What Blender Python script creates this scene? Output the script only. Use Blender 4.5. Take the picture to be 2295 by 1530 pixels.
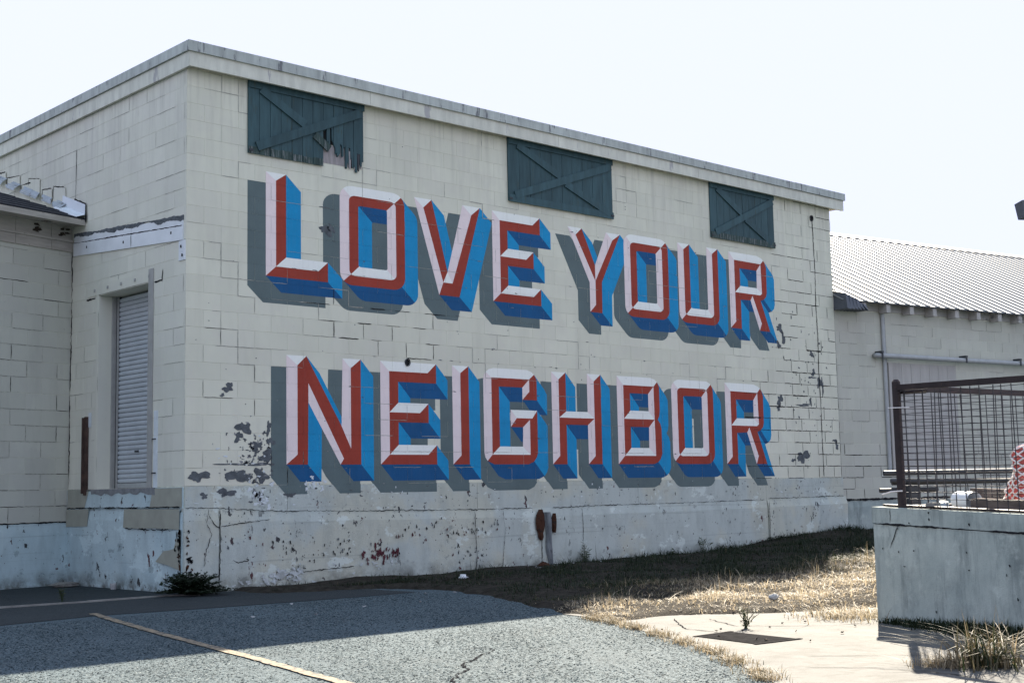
import bpy, math, random
import numpy as np
from mathutils import Vector, Matrix
from mathutils.geometry import tessellate_polygon

S = bpy.context.scene
for o in list(bpy.data.objects):
    bpy.data.objects.remove(o)
random.seed(7)
rng = np.random.default_rng(7)
R = math.radians
COL = S.collection

# ------------------------------------------------------------------ camera
YAW, PITCH, ROLL = R(42.956), R(6.333), R(-1.157)
CAM = Vector((-8.003, -14.268, 1.104))
fwd = Vector((math.sin(YAW) * math.cos(PITCH), math.cos(YAW) * math.cos(PITCH), math.sin(PITCH)))
rgt = Vector((math.cos(YAW), -math.sin(YAW), 0))
upv = rgt.cross(fwd)
r2 = rgt * math.cos(ROLL) + upv * math.sin(ROLL)
u2 = -rgt * math.sin(ROLL) + upv * math.cos(ROLL)
cd = bpy.data.cameras.new('camera')
cam = bpy.data.objects.new('camera', cd)
COL.objects.link(cam)
M = Matrix.Identity(4)
for i in range(3):
    M[i][0], M[i][1], M[i][2], M[i][3] = r2[i], u2[i], -fwd[i], CAM[i]
cam.matrix_world = M
cd.sensor_fit = 'HORIZONTAL'
cd.sensor_width = 36
cd.lens = 47.53
cd.clip_start = 0.1
cd.clip_end = 2000
S.camera = cam

# ------------------------------------------------------------------ sky, sun, exposure
SUN_EL = R(33.0)
SUN_H = Vector((0.847, 0.531, 0)).normalized()          # horizontal direction towards the sun
sun_dir = SUN_H * math.cos(SUN_EL) + Vector((0, 0, math.sin(SUN_EL)))
W = bpy.data.worlds.new('World')
S.world = W
W.use_nodes = True
wn = W.node_tree
sky = wn.nodes.new('ShaderNodeTexSky')
sky.sky_type = 'NISHITA'
sky.sun_disc = False
sky.sun_elevation = SUN_EL
sky.sun_rotation = math.atan2(SUN_H.x, SUN_H.y)
sky.air_density = 1.0
sky.dust_density = 1.6
sky.ozone_density = 0.7
bg = wn.nodes['Background']
bg.inputs['Strength'].default_value = 0.12
haze_cap = wn.nodes.new('ShaderNodeMix')               # thin haze evens the dome out: nowhere brighter than a pale blue white
haze_cap.data_type = 'RGBA'
haze_cap.blend_type = 'DARKEN'
haze_cap.inputs[0].default_value = 1.0
haze_cap.inputs[7].default_value = (1.09, 1.155, 1.55, 1)
wn.links.new(sky.outputs[0], haze_cap.inputs[6])
wn.links.new(haze_cap.outputs[2], bg.inputs[0])
sl = bpy.data.lights.new('sun', 'SUN')
sl.energy = 3.1
sl.angle = R(0.5)
sl.color = (1.0, 0.90, 0.75)
so = bpy.data.objects.new('sun', sl)
COL.objects.link(so)
so.rotation_mode = 'QUATERNION'
so.rotation_quaternion = (-sun_dir).to_track_quat('-Z', 'Y')
so.location = (10, 10, 20)
S.view_settings.view_transform = 'Standard'
S.view_settings.look = 'None'
S.view_settings.gamma = 1
S.view_settings.use_curve_mapping = False
S.view_settings.exposure = 2.8
S.render.engine = 'CYCLES'


# ------------------------------------------------------------------ materials
def ramp(nt, src, stops):
    n = nt.nodes.new('ShaderNodeValToRGB')
    el = n.color_ramp.elements
    while len(el) < len(stops):
        el.new(0.5)
    for e, (p, c) in zip(el, stops):
        e.position = p
        e.color = c if len(c) == 4 else (*c, 1)
    nt.links.new(src, n.inputs[0])
    return n.outputs[0]


def noise(nt, vec, scale, detail=4, rough=0.55, stretch=None):
    if stretch:
        m = nt.nodes.new('ShaderNodeMapping')
        m.inputs['Scale'].default_value = stretch
        nt.links.new(vec, m.inputs[0])
        vec = m.outputs[0]
    n = nt.nodes.new('ShaderNodeTexNoise')
    n.inputs['Scale'].default_value = scale
    n.inputs['Detail'].default_value = detail
    n.inputs['Roughness'].default_value = rough
    nt.links.new(vec, n.inputs['Vector'])
    return n.outputs[0]


def mixc(nt, fac, a, b, mode='MIX'):
    n = nt.nodes.new('ShaderNodeMix')
    n.data_type = 'RGBA'
    n.blend_type = mode
    for s, v in ((n.inputs[0], fac), (n.inputs[6], a), (n.inputs[7], b)):
        if isinstance(v, (int, float)):
            s.default_value = v
        elif isinstance(v, tuple):
            s.default_value = (*v, 1) if len(v) == 3 else v
        else:
            nt.links.new(v, s)
    return n.outputs[2]


def math_(nt, op, a, b=0.0):
    n = nt.nodes.new('ShaderNodeMath')
    n.operation = op
    for s, v in ((n.inputs[0], a), (n.inputs[1], b)):
        if isinstance(v, (int, float)):
            s.default_value = v
        else:
            nt.links.new(v, s)
    return n.outputs[0]


K, Wt = (0, 0, 0), (1, 1, 1)
MATS = {}


def new_mat(name, rough=0.85, spec=0.3, metal=0.0):
    m = bpy.data.materials.new(name)
    m.use_nodes = True
    nt = m.node_tree
    p = nt.nodes['Principled BSDF']
    p.inputs['Roughness'].default_value = rough
    p.inputs['Specular IOR Level'].default_value = spec
    p.inputs['Metallic'].default_value = metal
    g = nt.nodes.new('ShaderNodeNewGeometry')
    MATS[name] = m
    return m, nt, p, g.outputs['Position']


def bump(nt, p, h, strength, dist):
    b = nt.nodes.new('ShaderNodeBump')
    b.inputs['Strength'].default_value = strength
    b.inputs['Distance'].default_value = dist
    nt.links.new(h, b.inputs['Height'])
    nt.links.new(b.outputs[0], p.inputs['Normal'])


def simple(name, col, rough=0.8, spec=0.3, metal=0.0, var=0.15, scale=6.0, bmp=0.25, bdist=0.004, stretch=None,
           wear=None, wear_at=0.62, wear_scale=3.0, objvar=0.0):
    """painted / weathered surface: base colour, soft mottling, optional worn colour in ragged patches"""
    m, nt, p, pos = new_mat(name, rough, spec, metal)
    lo = tuple(c * (1 - var) for c in col)
    hi = tuple(min(1, c * (1 + var)) for c in col)
    n1 = noise(nt, pos, scale, 5, 0.6, stretch)
    c = mixc(nt, ramp(nt, n1, [(0.3, K), (0.7, Wt)]), lo, hi)
    if objvar:
        oi = nt.nodes.new('ShaderNodeObjectInfo')
        f = math_(nt, 'MULTIPLY_ADD', oi.outputs['Random'], objvar * 2)
        nt.nodes[-1].inputs[2].default_value = 1 - objvar
        h = nt.nodes.new('ShaderNodeHueSaturation')
        nt.links.new(c, h.inputs['Color'])
        nt.links.new(f, h.inputs['Value'])
        c = h.outputs[0]
    if wear:
        n2 = noise(nt, pos, wear_scale, 8, 0.7, stretch)
        c = mixc(nt, ramp(nt, n2, [(wear_at, K), (wear_at + 0.04, Wt)]), c, wear)
    nt.links.new(c, p.inputs['Base Color'])
    if bmp:
        bump(nt, p, noise(nt, pos, scale * 14, 4, 0.6, stretch), bmp, bdist)
    return m


def wall_paint(name, col, dirty, tint=0.05, dirt=0.5):
    """emulsion painted masonry: per block tint, grime streaks, fine pores"""
    m, nt, p, pos = new_mat(name, 0.9, 0.2)
    big = noise(nt, pos, 0.55, 5, 0.6)
    c = mixc(nt, ramp(nt, big, [(0.3, K), (0.72, Wt)]), tuple(x * 0.90 for x in col), tuple(x * 1.05 for x in col))
    mid = noise(nt, pos, 1.9, 3, 0.5)
    c = mixc(nt, math_(nt, 'MULTIPLY', ramp(nt, mid, [(0.5, K), (0.56, Wt)]), 0.35), c, tuple(x * k for x, k in zip(col, (0.93, 0.91, 0.95))))
    oi = nt.nodes.new('ShaderNodeObjectInfo')
    at = nt.nodes.new('ShaderNodeAttribute')
    at.attribute_name = 'rnd'
    rn = math_(nt, 'FRACT', math_(nt, 'ADD', oi.outputs['Random'], at.outputs['Fac']))
    v = math_(nt, 'MULTIPLY_ADD', rn, 2 * tint)
    nt.nodes[-1].inputs[2].default_value = 1 - tint
    h = nt.nodes.new('ShaderNodeHueSaturation')
    nt.links.new(c, h.inputs['Color'])
    nt.links.new(v, h.inputs['Value'])
    c = h.outputs[0]
    st = noise(nt, pos, 2.2, 6, 0.62, (1.6, 1.6, 0.28))
    c = mixc(nt, math_(nt, 'MULTIPLY', ramp(nt, st, [(0.5, K), (0.78, Wt)]), dirt), c, dirty)
    zz = nt.nodes.new('ShaderNodeSeparateXYZ')
    nt.links.new(pos, zz.inputs[0])
    mr_ = nt.nodes.new('ShaderNodeMapRange')
    mr_.inputs[1].default_value, mr_.inputs[2].default_value = 4.9, 6.3
    nt.links.new(zz.outputs[2], mr_.inputs[0])
    rain = noise(nt, pos, 5.5, 5, 0.65, (1.4, 1.4, 0.10))          # rain streaks below the roof edge
    c = mixc(nt, math_(nt, 'MULTIPLY', math_(nt, 'MULTIPLY', ramp(nt, rain, [(0.48, K), (0.70, Wt)]), mr_.outputs[0]), 0.55), c, tuple(x * 0.68 for x in dirty))
    sp = noise(nt, pos, 16, 3, 0.7)
    c = mixc(nt, math_(nt, 'MULTIPLY', ramp(nt, sp, [(0.70, K), (0.74, Wt)]), 0.35), c, tuple(x * 0.45 for x in dirty))
    nt.links.new(c, p.inputs['Base Color'])
    bump(nt, p, noise(nt, pos, 90, 4, 0.65), 0.35, 0.004)
    return m


CREAM = (0.665, 0.655, 0.525)
wall_paint('cream_block', CREAM, (0.51, 0.495, 0.40), 0.035, 0.5)
wall_paint('side_block', (0.675, 0.66, 0.55), (0.535, 0.52, 0.435), 0.035, 0.6)
wall_paint('annex_block', (0.50, 0.50, 0.425), (0.39, 0.385, 0.33), 0.04, 0.6)
wall_paint('wing_block', (0.51, 0.505, 0.42), (0.40, 0.39, 0.33), 0.04, 0.55)
simple('patch_paint', (0.335, 0.335, 0.275), 0.9, 0.2, var=0.1, scale=5)
simple('mortar', (0.585, 0.57, 0.46), 0.95, 0.1, var=0.2, scale=9)
simple('hairline', (0.33, 0.325, 0.28), 1.0, 0.0, var=0.3, scale=30, bmp=0)
simple('crack', (0.022, 0.022, 0.024), 1.0, 0.0, var=0.3, scale=30, bmp=0)
simple('bare_block', (0.105, 0.115, 0.12), 0.95, 0.1, var=0.35, scale=14, bmp=0.5)
simple('bare_concrete', (0.22, 0.225, 0.225), 0.95, 0.1, var=0.25, scale=10, bmp=0.4)
simple('splash', (0.48, 0.51, 0.50), 0.9, 0.15, var=0.2, scale=14, wear=(0.36, 0.38, 0.36), wear_at=0.5, wear_scale=9)
simple('maroon', (0.085, 0.026, 0.032), 0.9, 0.15, var=0.4, scale=30)
simple('spout_grey', (0.17, 0.185, 0.19), 0.85, 0.2, var=0.35, scale=9, stretch=(3, 3, .6), wear=(0.05, 0.05, 0.05), wear_at=0.58, wear_scale=8)
simple('old_white', (0.62, 0.66, 0.66), 0.85, 0.2, var=0.12, scale=8)


def mural(name, col, var=0.12):
    """hand brushed exterior paint: uneven coats, chalky fading, pin holes down to the block"""
    m, nt, p, pos = new_mat(name, 0.8, 0.25)
    a = noise(nt, pos, 2.2, 6, 0.65)
    c = mixc(nt, ramp(nt, a, [(0.3, K), (0.7, Wt)]), tuple(x * (1 - var) for x in col), tuple(min(0.85, x * (1 + var)) for x in col))
    br = noise(nt, pos, 9, 5, 0.65, (2.6, 2.6, 0.35))
    c = mixc(nt, math_(nt, 'MULTIPLY', ramp(nt, br, [(0.42, K), (0.72, Wt)]), 0.30), c, tuple(x * 0.80 + 0.035 for x in col))
    b = noise(nt, pos, 38, 5, 0.7)
    c = mixc(nt, math_(nt, 'MULTIPLY', ramp(nt, b, [(0.60, K), (0.72, Wt)]), 0.32), c, tuple(x * 0.6 + 0.004 for x in col))
    pin = noise(nt, pos, 24, 4, 0.7)
    c = mixc(nt, math_(nt, 'MULTIPLY', ramp(nt, pin, [(0.715, K), (0.73, Wt)]), 0.6), c, (0.36, 0.35, 0.33))
    nt.links.new(c, p.inputs['Base Color'])
    bump(nt, p, noise(nt, pos, 70, 5, 0.7), 0.6, 0.006)
    return m


mural('mural_red', (0.31, 0.046, 0.027))
mural('mural_pink', (0.81, 0.69, 0.66), 0.04)
mural('mural_white', (0.86, 0.87, 0.78), 0.02)
mural('mural_blue', (0.010, 0.255, 0.49))
mural('mural_navy', (0.008, 0.083, 0.21))
mural('mural_grey', (0.112, 0.150, 0.148))


def base_paint(name, a, b, chip_amt):
    """flaking whitewash over maroon and black undercoats"""
    m, nt, p, pos = new_mat(name, 0.9, 0.2)
    z = nt.nodes.new('ShaderNodeSeparateXYZ')
    nt.links.new(pos, z.inputs[0])
    patch = noise(nt, pos, 0.75, 6, 0.62)
    c = mixc(nt, ramp(nt, patch, [(0.47, K), (0.56, Wt)]), a, b)
    st = noise(nt, pos, 3.2, 7, 0.7, (1.3, 1.3, 0.5))
    c = mixc(nt, math_(nt, 'MULTIPLY', ramp(nt, st, [(0.45, K), (0.75, Wt)]), 0.55), c, tuple(x * 0.6 for x in a))
    # horizontal board marks left by the formwork
    bd = noise(nt, pos, 1.0, 3, 0.5, (0.25, 0.25, 26))
    c = mixc(nt, math_(nt, 'MULTIPLY', ramp(nt, bd, [(0.62, K), (0.68, Wt)]), 0.3), c, tuple(x * 0.5 for x in a))
    wp = noise(nt, pos, 1.5, 9, 0.68, (1.0, 1.0, 1.5))
    c = mixc(nt, math_(nt, 'MULTIPLY', ramp(nt, wp, [(0.585, K), (0.60, Wt)]), 0.8), c, tuple(min(0.7, x * 1.28) for x in a))
    gp = noise(nt, pos, 2.1, 9, 0.7, (1.0, 1.0, 1.3))
    c = mixc(nt, math_(nt, 'MULTIPLY', ramp(nt, gp, [(0.62, K), (0.635, Wt)]), 0.6), c, tuple(x * 0.5 for x in a))
    reg = noise(nt, pos, 0.8, 3, 0.5)
    ch = noise(nt, pos, 7.5, 6, 0.62, (1.25, 1.25, 0.8))
    f = math_(nt, 'MULTIPLY', ramp(nt, ch, [(chip_amt, K), (chip_amt + 0.012, Wt)]), ramp(nt, reg, [(0.42, K), (0.5, Wt)]))
    ch2 = noise(nt, pos, 22, 4, 0.6)
    f2 = ramp(nt, ch2, [(0.675, K), (0.69, Wt)])
    hue = noise(nt, pos, 1.7, 2, 0.5)
    cc = mixc(nt, ramp(nt, hue, [(0.52, K), (0.60, Wt)]), (0.05, 0.052, 0.055), (0.10, 0.04, 0.042))
    c = mixc(nt, math_(nt, 'MAXIMUM', f, f2), c, cc)
    # splashed soil stain just above the ground
    lowz = nt.nodes.new('ShaderNodeMapRange')
    lowz.inputs[1].default_value, lowz.inputs[2].default_value = 0.02, 0.22
    lowz.inputs[3].default_value, lowz.inputs[4].default_value = 0.9, 0.0
    nt.links.new(z.outputs[2], lowz.inputs[0])
    sn = noise(nt, pos, 4, 6, 0.7)
    c = mixc(nt, math_(nt, 'MULTIPLY', lowz.outputs[0], ramp(nt, sn, [(0.38, K), (0.6, Wt)])), c, (0.10, 0.10, 0.085))
    nt.links.new(c, p.inputs['Base Color'])
    bump(nt, p, noise(nt, pos, 34, 6, 0.7), 0.6, 0.008)
    return m


base_paint('base_mural', (0.46, 0.50, 0.455), (0.49, 0.50, 0.415), 0.63)
base_paint('base_side', (0.46, 0.57, 0.585), (0.51, 0.61, 0.61), 0.63)
simple('fascia_board', (0.60, 0.595, 0.50), 0.85, 0.25, var=0.14, scale=3.5, stretch=(2.5, 2.5, .6), wear=(0.40, 0.39, 0.37), wear_at=0.62, wear_scale=2.2, objvar=0.05)
simple('fascia_trim', (0.40, 0.425, 0.385), 0.7, 0.35, var=0.2, scale=3.5, stretch=(3, 3, .5), wear=(0.16, 0.165, 0.165), wear_at=0.58, wear_scale=3.0, objvar=0.06)
simple('soffit', (0.30, 0.27, 0.235), 0.9, var=0.2)
simple('roof_felt', (0.10, 0.10, 0.10), 0.95, var=0.25)
simple('shutter_green', (0.038, 0.080, 0.088), 0.7, 0.3, var=0.22, scale=4, stretch=(4, 4, .6), wear=(0.045, 0.07, 0.062), wear_at=0.60, wear_scale=5, objvar=0.12)
simple('shutter_rotten', (0.05, 0.075, 0.068), 0.9, 0.1, var=0.35, scale=5, stretch=(6, 6, .5), wear=(0.17, 0.185, 0.18), wear_at=0.53, wear_scale=7)
simple('shade_black', (0.02, 0.02, 0.02), 1.0, 0.0, bmp=0)  # flat black standing in for the shade inside holes and behind gaps
simple('bare_wood', (0.30, 0.275, 0.265), 0.9, 0.1, var=0.3, scale=6, stretch=(6, 6, .5))
simple('white_board', (0.68, 0.70, 0.70), 0.75, 0.25, var=0.08, scale=3, wear=(0.42, 0.42, 0.40), wear_at=0.70, wear_scale=5)
simple('slat_metal', (0.47, 0.50, 0.515), 0.5, 0.4, metal=0.0, var=0.07, scale=5)
simple('door_frame', (0.34, 0.335, 0.31), 0.7, 0.35, var=0.12, scale=6)
simple('dark_metal', (0.035, 0.038, 0.042), 0.65, 0.4, var=0.3, scale=8)
simple('rust_steel', (0.060, 0.036, 0.028), 0.8, 0.3, var=0.4, scale=9, wear=(0.10, 0.055, 0.035), wear_at=0.6, wear_scale=12)
simple('rust_bright', (0.060, 0.026, 0.015), 0.9, 0.15, var=0.5, scale=14, wear=(0.03, 0.02, 0.016), wear_at=0.55, wear_scale=14)
simple('shingle', (0.030, 0.032, 0.036), 0.95, 0.2, var=0.35, scale=10)
simple('flashing', (0.30, 0.335, 0.355), 0.55, 0.5, metal=0.2, var=0.25, scale=5, wear=(0.17, 0.18, 0.18), wear_at=0.56, wear_scale=6)
simple('flashing_new', (0.68, 0.72, 0.74), 0.45, 0.5, metal=0.1, var=0.06, scale=5)
simple('trim_wood', (0.40, 0.37, 0.32), 0.9, 0.15, var=0.2, scale=4, stretch=(.6, .6, 3), wear=(0.09, 0.075, 0.06), wear_at=0.61, wear_scale=4)
simple('rafter', (0.40, 0.38, 0.345), 0.9, 0.15, var=0.2, scale=4, wear=(0.2, 0.19, 0.18), wear_at=0.6)
simple('metal_roof', (0.27, 0.28, 0.275), 0.6, 0.3, metal=0.1, var=0.08, scale=1.5, stretch=(.4, .4, 1), bmp=0)
simple('metal_rib', (0.15, 0.155, 0.155), 0.5, 0.4, metal=0.2, var=0.1, scale=3, bmp=0)  # darker than the sheet: the ribs' shaded sides put into the colour
simple('pipe_grey', (0.36, 0.37, 0.36), 0.6, 0.4, var=0.12, scale=6)
simple('painted_board', (0.405, 0.385, 0.35), 0.85, 0.2, var=0.08, scale=3, stretch=(3, 3, .5), objvar=0.06)


def asphalt(name, lo, hi, stain):
    m, nt, p, pos = new_mat(name, 0.92, 0.25)
    a = noise(nt, pos, 62, 3, 0.95)
    c = mixc(nt, ramp(nt, a, [(0.46, K), (0.54, Wt)]), lo, hi)
    a2 = noise(nt, pos, 30, 3, 0.9)
    c = mixc(nt, math_(nt, 'MULTIPLY', ramp(nt, a2, [(0.52, K), (0.64, Wt)]), 0.55), c, tuple(x * 0.5 for x in lo))
    b = noise(nt, pos, 1.3, 7, 0.7)
    c = mixc(nt, math_(nt, 'MULTIPLY', ramp(nt, b, [(0.44, K), (0.72, Wt)]), 0.6), c, stain)
    d = noise(nt, pos, 0.45, 4, 0.6)
    c = mixc(nt, math_(nt, 'MULTIPLY', ramp(nt, d, [(0.35, Wt), (0.6, K)]), 0.25), c, hi)
    # branching hairline cracks filled with grit
    wv = nt.nodes.new('ShaderNodeTexVoronoi')
    wv.feature = 'DISTANCE_TO_EDGE'
    wv.inputs['Scale'].default_value = 0.42
    dn = nt.nodes.new('ShaderNodeMix')
    dn.data_type = 'RGBA'
    dn.blend_type = 'ADD'
    dn.inputs[0].default_value = 0.25
    nn = nt.nodes.new('ShaderNodeTexNoise')
    nn.inputs['Scale'].default_value = 3.0
    nn.inputs['Detail'].default_value = 5
    nt.links.new(pos, nn.inputs['Vector'])
    nt.links.new(pos, dn.inputs[6])
    nt.links.new(nn.outputs['Color'], dn.inputs[7])
    nt.links.new(dn.outputs[2], wv.inputs['Vector'])
    gate = noise(nt, pos, 0.5, 2, 0.5)
    f = math_(nt, 'MULTIPLY', ramp(nt, wv.outputs['Distance'], [(0.0, Wt), (0.0045, K)]), ramp(nt, gate, [(0.52, K), (0.58, Wt)]))
    c = mixc(nt, math_(nt, 'MULTIPLY', f, 0.7), c, tuple(x * 0.4 for x in lo))
    nt.links.new(c, p.inputs['Base Color'])
    bump(nt, p, noise(nt, pos, 60, 3, 0.75), 1.0, 0.014)
    return m


asphalt('asphalt', (0.010, 0.022, 0.027), (0.118, 0.160, 0.178), (0.030, 0.046, 0.053))
asphalt('old_asphalt', (0.013, 0.018, 0.020), (0.040, 0.050, 0.053), (0.017, 0.022, 0.024))


def concrete(name, lo, hi, stain, scale=1.4):
    m, nt, p, pos = new_mat(name, 0.9, 0.25)
    a = noise(nt, pos, scale, 8, 0.65)
    c = mixc(nt, ramp(nt, a, [(0.3, K), (0.7, Wt)]), lo, hi)
    b = noise(nt, pos, scale * 2.3, 7, 0.7, (1, 1, .45))
    c = mixc(nt, math_(nt, 'MULTIPLY', ramp(nt, b, [(0.5, K), (0.7, Wt)]), 0.6), c, stain)
    s = noise(nt, pos, 120, 2, 0.6)
    c = mixc(nt, math_(nt, 'MULTIPLY', ramp(nt, s, [(0.6, K), (0.75, Wt)]), 0.35), c, tuple(x * 0.5 for x in lo))
    dr = noise(nt, pos, 3.0, 6, 0.7, (1.6, 1.6, 0.22))
    c = mixc(nt, math_(nt, 'MULTIPLY', ramp(nt, dr, [(0.50, K), (0.66, Wt)]), 0.55), c, tuple(x * 0.85 for x in stain))
    pl = noise(nt, pos, 4.5, 4, 0.6)
    c = mixc(nt, math_(nt, 'MULTIPLY', ramp(nt, pl, [(0.60, K), (0.68, Wt)]), 0.35), c, tuple(min(1, x * 1.25) for x in hi))
    h = noise(nt, pos, 11, 2, 0.5)
    c = mixc(nt, ramp(nt, h, [(0.745, K), (0.76, Wt)]), c, tuple(x * 0.25 for x in lo))
    nt.links.new(c, p.inputs['Base Color'])
    bump(nt, p, noise(nt, pos, 60, 5, 0.7), 0.5, 0.006)
    return m


concrete('pad_concrete', (0.078, 0.078, 0.073), (0.122, 0.120, 0.112), (0.046, 0.043, 0.036))
concrete('wall_concrete', (0.28, 0.325, 0.30), (0.44, 0.48, 0.43), (0.135, 0.16, 0.155), 2.2)
concrete('deck_concrete', (0.28, 0.275, 0.26), (0.38, 0.37, 0.35), (0.2, 0.19, 0.18))
simple('soil', (0.042, 0.037, 0.030), 1.0, 0.05, var=0.5, scale=9, bmp=0.8, bdist=0.03)
simple('line_paint', (0.23, 0.185, 0.125), 0.85, 0.2, var=0.25, scale=24, wear=(0.07, 0.07, 0.065), wear_at=0.50, wear_scale=16)
simple('curb_white', (0.17, 0.165, 0.15), 0.9, 0.2, var=0.3, scale=8)
simple('rail_steel', (0.022, 0.013, 0.012), 0.6, 0.35, var=0.4, scale=10, wear=(0.045, 0.022, 0.015), wear_at=0.62, wear_scale=14)
simple('grate_steel', (0.040, 0.038, 0.037), 1.0, 0.0, var=0.3, scale=14)
simple('wire', (0.035, 0.033, 0.034), 0.45, 0.5, metal=0.3, var=0.2, scale=20, bmp=0)
simple('white_plastic', (0.72, 0.74, 0.75), 0.45, 0.4, var=0.06, scale=10, bmp=0.1)
simple('timber', (0.13, 0.105, 0.09), 0.9, 0.1, var=0.35, scale=5, stretch=(1, 1, 4))
simple('stone', (0.20, 0.19, 0.17), 0.95, 0.1, var=0.35, scale=12, bmp=0.8)
simple('paper_litter', (0.34, 0.34, 0.33), 0.9, 0.1, var=0.1, scale=20)
simple('dark_litter', (0.05, 0.04, 0.03), 0.9, 0.1, var=0.4, scale=20)
simple('lamp_grey', (0.09, 0.10, 0.115), 0.6, 0.4, var=0.15, scale=8)
simple('net_white', (0.75, 0.70, 0.66), 0.8, 0.2, var=0.1, scale=20)
simple('net_red', (0.50, 0.10, 0.08), 0.7, 0.2, var=0.35, scale=16)


def leafmat(name, cols, trans=0.25):
    m, nt, p, pos = new_mat(name, 0.65 if trans else 0.95, 0.25 if trans else 0.08)
    at = nt.nodes.new('ShaderNodeAttribute')
    at.attribute_name = 'rnd'
    n = len(cols)
    c = ramp(nt, at.outputs['Fac'], [(i / max(1, n - 1), q) for i, q in enumerate(cols)])
    nt.links.new(c, p.inputs['Base Color'])
    tr = nt.nodes.new('ShaderNodeBsdfTranslucent')
    nt.links.new(c, tr.inputs[0])
    mx = nt.nodes.new('ShaderNodeMixShader')
    mx.inputs[0].default_value = trans
    nt.links.new(p.outputs[0], mx.inputs[1])
    nt.links.new(tr.outputs[0], mx.inputs[2])
    nt.links.new(mx.outputs[0], nt.nodes['Material Output'].inputs[0])
    return m


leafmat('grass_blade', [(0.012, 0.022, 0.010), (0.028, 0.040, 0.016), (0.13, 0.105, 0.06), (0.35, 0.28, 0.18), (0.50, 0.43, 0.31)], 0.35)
leafmat('green_leaf', [(0.008, 0.014, 0.007), (0.014, 0.025, 0.011), (0.026, 0.042, 0.018)], 0.2)
leafmat('aggregate', [(0.007, 0.013, 0.016), (0.032, 0.046, 0.052), (0.078, 0.100, 0.106), (0.145, 0.165, 0.168)], 0.0)
leafmat('weed_leaf', [(0.035, 0.055, 0.03), (0.06, 0.085, 0.04), (0.16, 0.15, 0.09)], 0.25)


# ------------------------------------------------------------------ mesh helpers
class MB:
    def __init__(s):
        s.v, s.f, s.m, s.r = [], [], [], []

    def poly(s, pts, mi=0, r=0.0):
        b = len(s.v)
        s.v += [tuple(p) for p in pts]
        s.r += [r] * len(pts)
        s.f.append(tuple(range(b, b + len(pts))))
        s.m.append(mi)

    def hexa(s, c, mi=0, r=0.0):
        b = len(s.v)
        s.v += [tuple(p) for p in c]
        s.r += [r] * 8
        for q in ((0, 3, 2, 1), (4, 5, 6, 7), (0, 1, 5, 4), (1, 2, 6, 5), (2, 3, 7, 6), (3, 0, 4, 7)):
            s.f.append(tuple(b + i for i in q))
            s.m.append(mi)

    def box(s, x0, x1, y0, y1, z0, z1, fr=None, mi=0, r=0.0):
        c = [(x0, y0, z0), (x1, y0, z0), (x1, y1, z0), (x0, y1, z0), (x0, y0, z1), (x1, y0, z1), (x1, y1, z1), (x0, y1, z1)]
        s.hexa([fr(*p) for p in c] if fr else c, mi, r)

    def tube(s, pts, rad, n=8, mi=0, cap=True, r=0.0):
        pts = [Vector(p) for p in pts]
        rads = rad if isinstance(rad, (list, tuple)) else [rad] * len(pts)
        b = len(s.v)
        prev = None
        for i, p in enumerate(pts):
            t = (pts[min(i + 1, len(pts) - 1)] - pts[max(i - 1, 0)]).normalized()
            a = Vector((0, 0, 1)) if abs(t.z) < 0.9 else Vector((1, 0, 0))
            e1 = t.cross(a).normalized() if prev is None else (prev - t * prev.dot(t)).normalized()
            prev = e1
            e2 = t.cross(e1)
            for k in range(n):
                th = 2 * math.pi * k / n
                s.v.append(tuple(p + (e1 * math.cos(th) + e2 * math.sin(th)) * rads[i]))
                s.r.append(r)
        for i in range(len(pts) - 1):
            for k in range(n):
                k2 = (k + 1) % n
                s.f.append((b + i * n + k, b + i * n + k2, b + (i + 1) * n + k2, b + (i + 1) * n + k))
                s.m.append(mi)
        if cap:
            s.f.append(tuple(b + k for k in range(n))[::-1]); s.m.append(mi)
            e = b + (len(pts) - 1) * n
            s.f.append(tuple(e + k for k in range(n))); s.m.append(mi)

    def mesh(s, name, mats, smooth=False, rnd=False):
        me = bpy.data.meshes.new(name)
        me.from_pydata(s.v, [], s.f)
        for q in ([mats] if isinstance(mats, str) else mats):
            me.materials.append(MATS[q])
        if any(s.m):
            me.polygons.foreach_set('material_index', s.m)
        if smooth:
            me.polygons.foreach_set('use_smooth', [True] * len(s.f))
        if rnd:
            at = me.attributes.new('rnd', 'FLOAT', 'POINT')
            at.data.foreach_set('value', s.r)
        me.update()
        return me

    def obj(s, name, mats, parent=None, smooth=False, rnd=False, **kw):
        return link(name, s.mesh(name, mats, smooth, rnd), parent, **kw)


def link(name, data, parent=None, label=None, cat=None, group=None, kind=None):
    o = bpy.data.objects.new(name, data)
    COL.objects.link(o)
    if parent is not None:
        o.parent = parent
        if parent.type == 'EMPTY':
            o.matrix_parent_inverse = Matrix.Translation(-Vector(parent.get('base', (0, 0, 0))))
    tag(o, label, cat, group, kind)
    return o


def tag(o, label=None, cat=None, group=None, kind=None):
    for k, v in (('label', label), ('category', cat), ('group', group), ('kind', kind)):
        if v:
            o[k] = v
    return o


def thing(name, label, cat, loc=(0, 0, 0), group=None):
    o = bpy.data.objects.new(name, None)
    COL.objects.link(o)
    o.location = loc
    o['base'] = tuple(loc)
    o.empty_display_size = 0.3
    return tag(o, label, cat, group)


def part_root(name, parent, label=None):
    """an empty that groups sub-parts of one part"""
    o = bpy.data.objects.new(name, None)
    COL.objects.link(o)
    o.parent = parent
    o.matrix_parent_inverse = Matrix.Translation(-Vector(parent.get('base', (0, 0, 0))))
    o.empty_display_size = 0.1
    return tag(o, label)


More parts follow.
